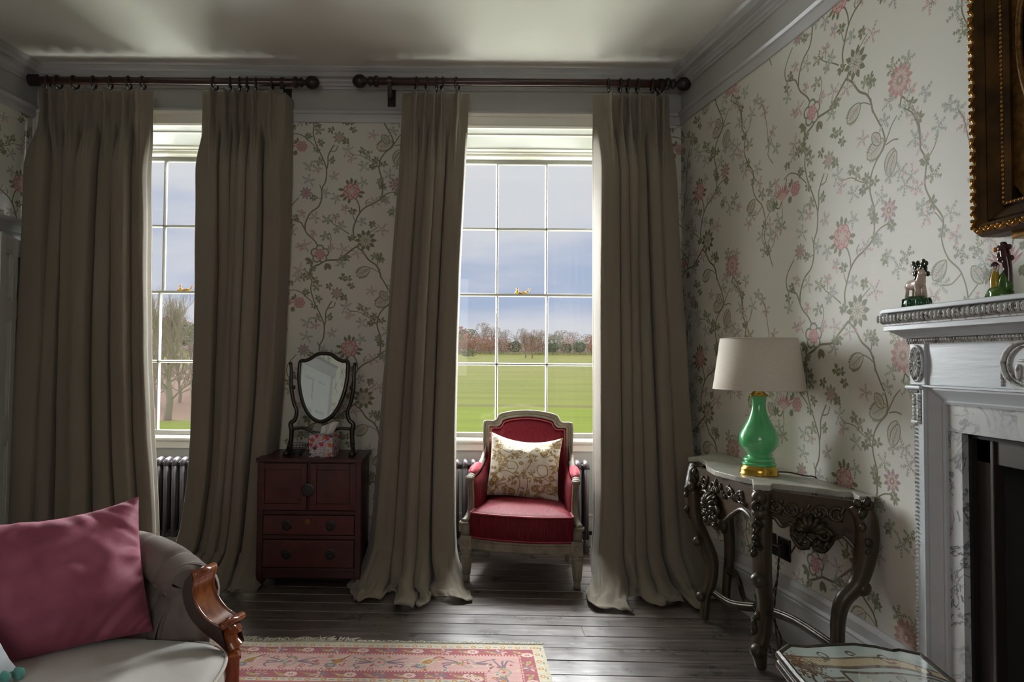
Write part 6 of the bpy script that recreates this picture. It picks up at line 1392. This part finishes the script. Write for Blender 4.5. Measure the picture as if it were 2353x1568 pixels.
# ------------------------------------------------------------------ outside: fields, wood, bare trees
def ground(X, Y):
    z = -3.05
    if Y > 52: z += min(Y - 52, 190) * .0368
    if Y > 242: z += (Y - 242) * .075
    z += .35 * noise.noise(Vector((X * .03, Y * .03, 0))) * min(1, max(0, (Y - 30) / 60))
    return z
def field_mat():
    m = bpy.data.materials.new('meadow_grass'); m.use_nodes = True; t = m.node_tree; b = t.nodes['Principled BSDF']; b.inputs['Roughness'].default_value = .9; b.inputs['Specular IOR Level'].default_value = .1
    tcn = N(t, 'ShaderNodeTexCoord'); sx = N(t, 'ShaderNodeSeparateXYZ'); t.links.new(tcn.outputs['Object'], sx.inputs[0])
    mp1 = N(t, 'ShaderNodeMapping'); mp1.inputs['Scale'].default_value = (.05, .35, .1); t.links.new(tcn.outputs['Object'], mp1.inputs[0])
    n = N(t, 'ShaderNodeTexNoise', i_Scale=1.0, i_Detail=6.0, i_Roughness=.6); t.links.new(mp1.outputs[0], n.inputs[0])
    dv = N(t, 'ShaderNodeMath', operation='DIVIDE'); dv.inputs[1].default_value = 260.0; t.links.new(sx.outputs[1], dv.inputs[0])
    near = ramp(t, [(0, FG1), (.222, FG1), (.224, (.20, .155, .06)), (.229, (.20, .17, .07)), (.231, FG2), (.5, FG3), (.93, FG4), (1, (.16, .10, .07))], dv.outputs[0])
    mx = N(t, 'ShaderNodeMix', data_type='RGBA', blend_type='MULTIPLY'); mx.inputs[0].default_value = .6; r = ramp(t, [(.3, .72), (.7, 1.0)], n.outputs[0]); r.color_ramp.elements[1].color = (1.25, 1.2, 1.1, 1)
    t.links.new(near.outputs[0], mx.inputs[6]); t.links.new(r.outputs[0], mx.inputs[7])
    # leaf litter under the bare trees on the left
    n2 = N(t, 'ShaderNodeTexNoise', i_Scale=.16, i_Detail=5.0); t.links.new(tcn.outputs['Object'], n2.inputs[0])
    a1 = N(t, 'ShaderNodeMath', operation='MULTIPLY_ADD'); a1.inputs[1].default_value = -.045; a1.inputs[2].default_value = -.72; t.links.new(sx.outputs[0], a1.inputs[0])
    a2 = N(t, 'ShaderNodeMath', operation='MULTIPLY_ADD'); a2.inputs[1].default_value = .55; t.links.new(n2.outputs[0], a2.inputs[0]); t.links.new(a1.outputs[0], a2.inputs[2])
    yk = ramp(t, [(.165, 0), (.18, 1), (.42, 1), (.5, 0)], dv.outputs[0]); ml = ramp(t, [(.30, 0), (.45, 1)], a2.outputs[0])
    mm = N(t, 'ShaderNodeMath', operation='MULTIPLY'); t.links.new(yk.outputs[0], mm.inputs[0]); t.links.new(ml.outputs[0], mm.inputs[1])
    mx2 = N(t, 'ShaderNodeMix', data_type='RGBA'); t.links.new(mm.outputs[0], mx2.inputs[0]); t.links.new(mx.outputs[2], mx2.inputs[6]); mx2.inputs[7].default_value = (.30, .19, .13, 1)
    t.links.new(mx2.outputs[2], b.inputs['Base Color']); return m
FG1, FG2, FG3, FG4 = (.235, .30, .022), (.25, .275, .045), (.27, .275, .06), (.27, .275, .065)  # farther grass tones paled, distance haze put into the colour
m = MB(); ys = [8, 14, 22, 30, 38, 46, 52, 58, 66, 76, 88, 102, 120, 140, 162, 186, 210, 230, 242, 255, 275, 300, 330]; nx = 60
vs = [Vector((x * (40 + y * 1.1) / nx * 2 - (40 + y * 1.1), y, ground(x * (40 + y * 1.1) / nx * 2 - (40 + y * 1.1), y))) for y in ys for x in range(nx + 1)]
m.add(vs, [(j * (nx + 1) + i, j * (nx + 1) + i + 1, (j + 1) * (nx + 1) + i + 1, (j + 1) * (nx + 1) + i) for j in range(len(ys) - 1) for i in range(nx)])
m.build('field', field_mat(), kind='structure', smooth=True)
def branch(m, p, d, L, r, depth, rs, up=.15, spread=.55, seg=4, tips=None, kids=3):
    n = 3; P = [p]; q = p.copy(); dd = d.copy()
    for i in range(n):
        dd = (dd + Vector((rs.uniform(-.18, .18), rs.uniform(-.18, .18), rs.uniform(-.05, .12) + up * .3))).normalized(); q = q + dd * L / n; P.append(q.copy())
    m.tube(P, [r, r * .62], seg, caps=False)
    if depth == 0:
        if tips is not None: tips.append(q.copy())
        return
    for k in range(kids + (1 if rs.random() < .4 else 0)):
        t = rs.uniform(.35, 1) if k else 1; b = P[0].lerp(P[-1], t) if t < 1 else P[-1]
        a = rs.uniform(0, 6.28); e = dd.orthogonal().normalized(); f = dd.cross(e); nd = (dd + (e * math.cos(a) + f * math.sin(a)) * spread * rs.uniform(.6, 1.4) + Vector((0, 0, up))).normalized()
        branch(m, b, nd, L * rs.uniform(.58, .8), r * .55, depth - 1, rs, up, spread, max(3, seg - 1), tips, kids)
BARK = mat('grey_bark', srgb(186, 174, 164), .9); 
def leafmat(n, c): return mat(n, srgb(*c), .9, var=.3, vscale=.6)
def big_tree(seed, H, depth=5):
    rs = random.Random(seed); m = MB(); r = H * .022
    trunk = [Vector((0, 0, -.3)), Vector((.02 * H, 0, H * .15)), Vector((0, .01 * H, H * .3))]; m.tube(trunk, [r * 1.5, r], 7, caps=False)
    for k in range(8):
        z = H * (.14 + .05 * k); a = k * 2.4; branch(m, Vector((0, 0, z)), Vector((math.cos(a) * .8, math.sin(a) * .8, .45)).normalized(), H * .20, r * .4, depth - 2, rs, .10, .6, 4, None, 3)
    for k in range(4): branch(m, trunk[-1], Vector((rs.uniform(-.35, .35), rs.uniform(-.35, .35), 1)).normalized(), H * .26, r * .7, depth - 1, rs, .22, .42, 4, None, 3)
    return m
def place(root, X, Y, s=1.0, rz=0): root.location = (X, Y, ground(X, Y)); root.scale = (s, s, s); root.rotation_euler = (0, 0, rz); return root
bt = big_tree(4, 8.9, 6); o = bt.build('bare_tree', BARK, None, recalc=False); place(o, *(lambda p: (p.x, p.y))(at(384, 960, 46)), 1.0); tag(o, 'tall bare tree with dead topmost limbs seen through the left window', 'tree', 'bare trees left of the field')
for i, (px, Y, s, sd, lab) in enumerate(((352, 56, .74, 8, 'bare tree at the very edge of the left window view'), (412, 60, .62, 9, 'low bare tree just right of the tall one'), (442, 66, .70, 10, 'bare tree standing before the pale slope, right in the left window'), (368, 75, .9, 12, 'bare tree behind the tall bare one'))):
    mm = big_tree(sd, 8.5, 5); o = mm.build('bare_tree', BARK, None, recalc=False); p = at(px, 930, Y); place(o, p.x, Y, s, i); tag(o, lab, 'tree', 'bare trees left of the field')
def wood_tree(seed, W_, H, n, crown, bark=BARK, q=.32, low=.2, depth=3):
    rs = random.Random(seed); m = MB(); tips = []; m.tube([Vector((0, 0, -.5)), Vector((.1, 0, H * .35))], [H * .028, H * .018], 5, caps=False)
    for k in range(5): branch(m, Vector((0, 0, H * .3)), Vector((rs.uniform(-.7, .7), rs.uniform(-.7, .7), 1)).normalized(), H * .3, H * .012, depth, rs, .15, .6, 3, tips)
    c = MB()
    for k in range(n):
        a, e = rs.uniform(0, 6.28), rs.uniform(-1, 1); rr = rs.uniform(.45, 1) ** .5 * (1 + .25 * math.sin(a * 3 + seed)); zz = H * (.58 + (.40) * e); w = W_ * .5 * rr * math.sqrt(max(.05, 1 - e * e * .8))
        p = Vector((math.cos(a) * w, math.sin(a) * w, max(H * low, zz))); s = q * rs.uniform(.5, 1.3)
        u = Vector((rs.uniform(-1, 1), rs.uniform(-1, 1), rs.uniform(-1, 1))).normalized() * s; v = u.orthogonal().normalized() * s * .7; c.add([p - u, p + v, p + u, p - v], [(0, 1, 2, 3)])
    t = m.build('wood_tree', bark, None, recalc=False); c.build('crown', crown, t, recalc=False); t.location = (0, -500, 0); return t
CR = [leafmat('russet_foliage', (206, 166, 148)), leafmat('grey_brown_twigs', (196, 182, 174)), leafmat('evergreen_foliage', (118, 138, 108)), leafmat('orange_foliage', (214, 168, 122)), leafmat('dull_green_foliage', (168, 170, 142))]  # pale foliage tones, haze over the far wood put into the colour
KIND = [wood_tree(1, 9, 9.5, 900, CR[0]), wood_tree(2, 9, 10, 700, CR[1], q=.24), wood_tree(3, 8, 8, 900, CR[2], low=.05), wood_tree(5, 7, 7, 700, CR[3]), wood_tree(6, 9, 9, 900, CR[4], low=.1), wood_tree(7, 7, 11, 500, CR[1], q=.22)]
LAB = ['russet tree', 'bare grey-brown tree', 'dark evergreen', 'orange-leaved tree', 'dull green tree', 'tall thin bare tree']
NAMES = ['russet_tree', 'twiggy_tree', 'evergreen_tree', 'orange_tree', 'green_tree', 'slender_tree']
rs = random.Random(31); used = [False] * 6
BOOK = []
def put(k, X, Y, s, where):
    if not used[k]: t = KIND[k]; used[k] = True
    else:
        t = dup(KIND[k]); [dup(c, t) for c in list(KIND[k].children)]
    t.name = NAMES[k]; place(t, X, Y, s, rs.uniform(0, 6)); tag(t, None, 'tree', 'trees of the wood beyond the field'); BOOK.append((k, where, X / Y, t))
for row, (Y, step, sc) in enumerate(((240, 4.6, .62), (249, 4.8, .80), (262, 5.4, .95))):
    for X in np.arange(-1, 53 + row * 3, step):
        k = rs.choice((0, 0, 1, 2, 3, 4, 0, 2)) if row == 0 else rs.choice((0, 0, 1, 1, 4, 5, 0)) 
        hh = 1.08 - .0055 * max(0, X) * (1.15 if X < 30 else 1.0)
        put(k, X + rs.uniform(-1.2, 1.2), Y + rs.uniform(-2, 2), sc * hh * rs.uniform(.85, 1.12), ('front row', 'middle row', 'back row')[row])
for row, (Y, step) in enumerate(((236, 6.0), (254, 7))):
    for X in np.arange(-118, -92, step): put(rs.choice((0, 1, 1, 4, 2, 0)), X + rs.uniform(-1, 1), Y, rs.uniform(.85, 1.15) * (1.3 if row else 1.0), ('front rank behind the left window', 'back rank behind the left window')[row])
for k_, u_ in enumerate(used):
    if not u_:
        for c in list(KIND[k_].children) + [KIND[k_]]: bpy.data.objects.remove(c)
m = MB(); 
for X in list(np.arange(-86, -6, 5.5)) + list(np.arange(64, 125, 5.5)) + list(np.arange(-175, -122, 6)):
    Y = rs.uniform(240, 258); src = KIND[rs.choice([i for i in range(6) if used[i]])].children[0]; vv = src.data.vertices; s_ = rs.uniform(.7, 1.0); g_ = ground(X, Y)
    m.cur = rs.randrange(3); m.add([(X + v.co.x * s_, Y + v.co.y * s_, g_ + v.co.z * s_) for v in vv], [tuple(p.vertices) for p in src.data.polygons])
    m.cur = 1; m.add([(X - .2, Y, g_ - .5), (X + .2, Y, g_ - .5), (X + .12, Y, g_ + 5), (X - .12, Y, g_ + 5)], [(0, 1, 2, 3)])
tag(m.build('woods', [CR[0], CR[1], CR[4]], None, recalc=False, kind='stuff'), 'wood running on either side beyond what the windows frame', 'trees')
ORD = 'first second third fourth fifth sixth seventh eighth ninth tenth eleventh twelfth thirteenth fourteenth fifteenth'.split()
for k_, w_ in {(b[0], b[1]) for b in BOOK}:
    L_ = sorted([b for b in BOOK if b[0] == k_ and b[1] == w_], key=lambda b: b[2])
    for i, b in enumerate(L_): b[3]['label'] = ('only %s in the %s of the far wood' % (LAB[k_], w_)) if len(L_) == 1 else '%s %s from the left, %s' % (ORD[i], LAB[k_], w_ + (' of the far wood' if 'window' not in w_ else ''))
# pair of bare field trees and a bush in front of the wood
for px, by, Y, H, lab in ((1207, 827, 200, 8.2, 'bare field tree in front of the wood, left one of the pair'), (1222, 828, 198, 8.4, 'bare field tree in front of the wood, right one of the pair')):
    mm = big_tree(int(px), H, 5); o = mm.build('field_tree', leafmat('field_tree_bark', (180, 158, 150)), None, recalc=False); p = at(px, by, Y); place(o, p.x, Y); tag(o, lab, 'tree')
p = at(1077, 830, 190); bm_ = wood_tree(9, 4.6, 2.6, 500, leafmat('bush_leaves', (150, 152, 122)), q=.2, low=.02); bm_.name = 'field_bush'; place(bm_, p.x, 190, 1.0); tag(bm_, 'round grey-green bush alone in the field', 'bush')
# post and wire fence along the wood
fe = empty('field_fence', (26, 233, 0), 0, 'thin post and rail fence at the top of the field', 'fence')
m = MB(); X = -6.0; pts = []
while X < 60:
    z = ground(X, 233); m.box(X - .07, X + .07, 232.93, 233.07, z - .2, z + 1.25); pts.append(Vector((X, 233, z))); X += 2.0
FM = mat('weathered_fence', srgb(150, 138, 124), .9); wc(m.build('post', FM, None, kind='stuff'), fe)
m = MB()
for h_ in (.55, 1.05): m.tube([p + Vector((0, 0, h_)) for p in pts], .045, 4)
wc(m.build('rail', FM, None), fe)
print('objects', len(bpy.data.objects), 'tris', sum(len(o.data.polygons) for o in bpy.data.objects if o.type == 'MESH'))
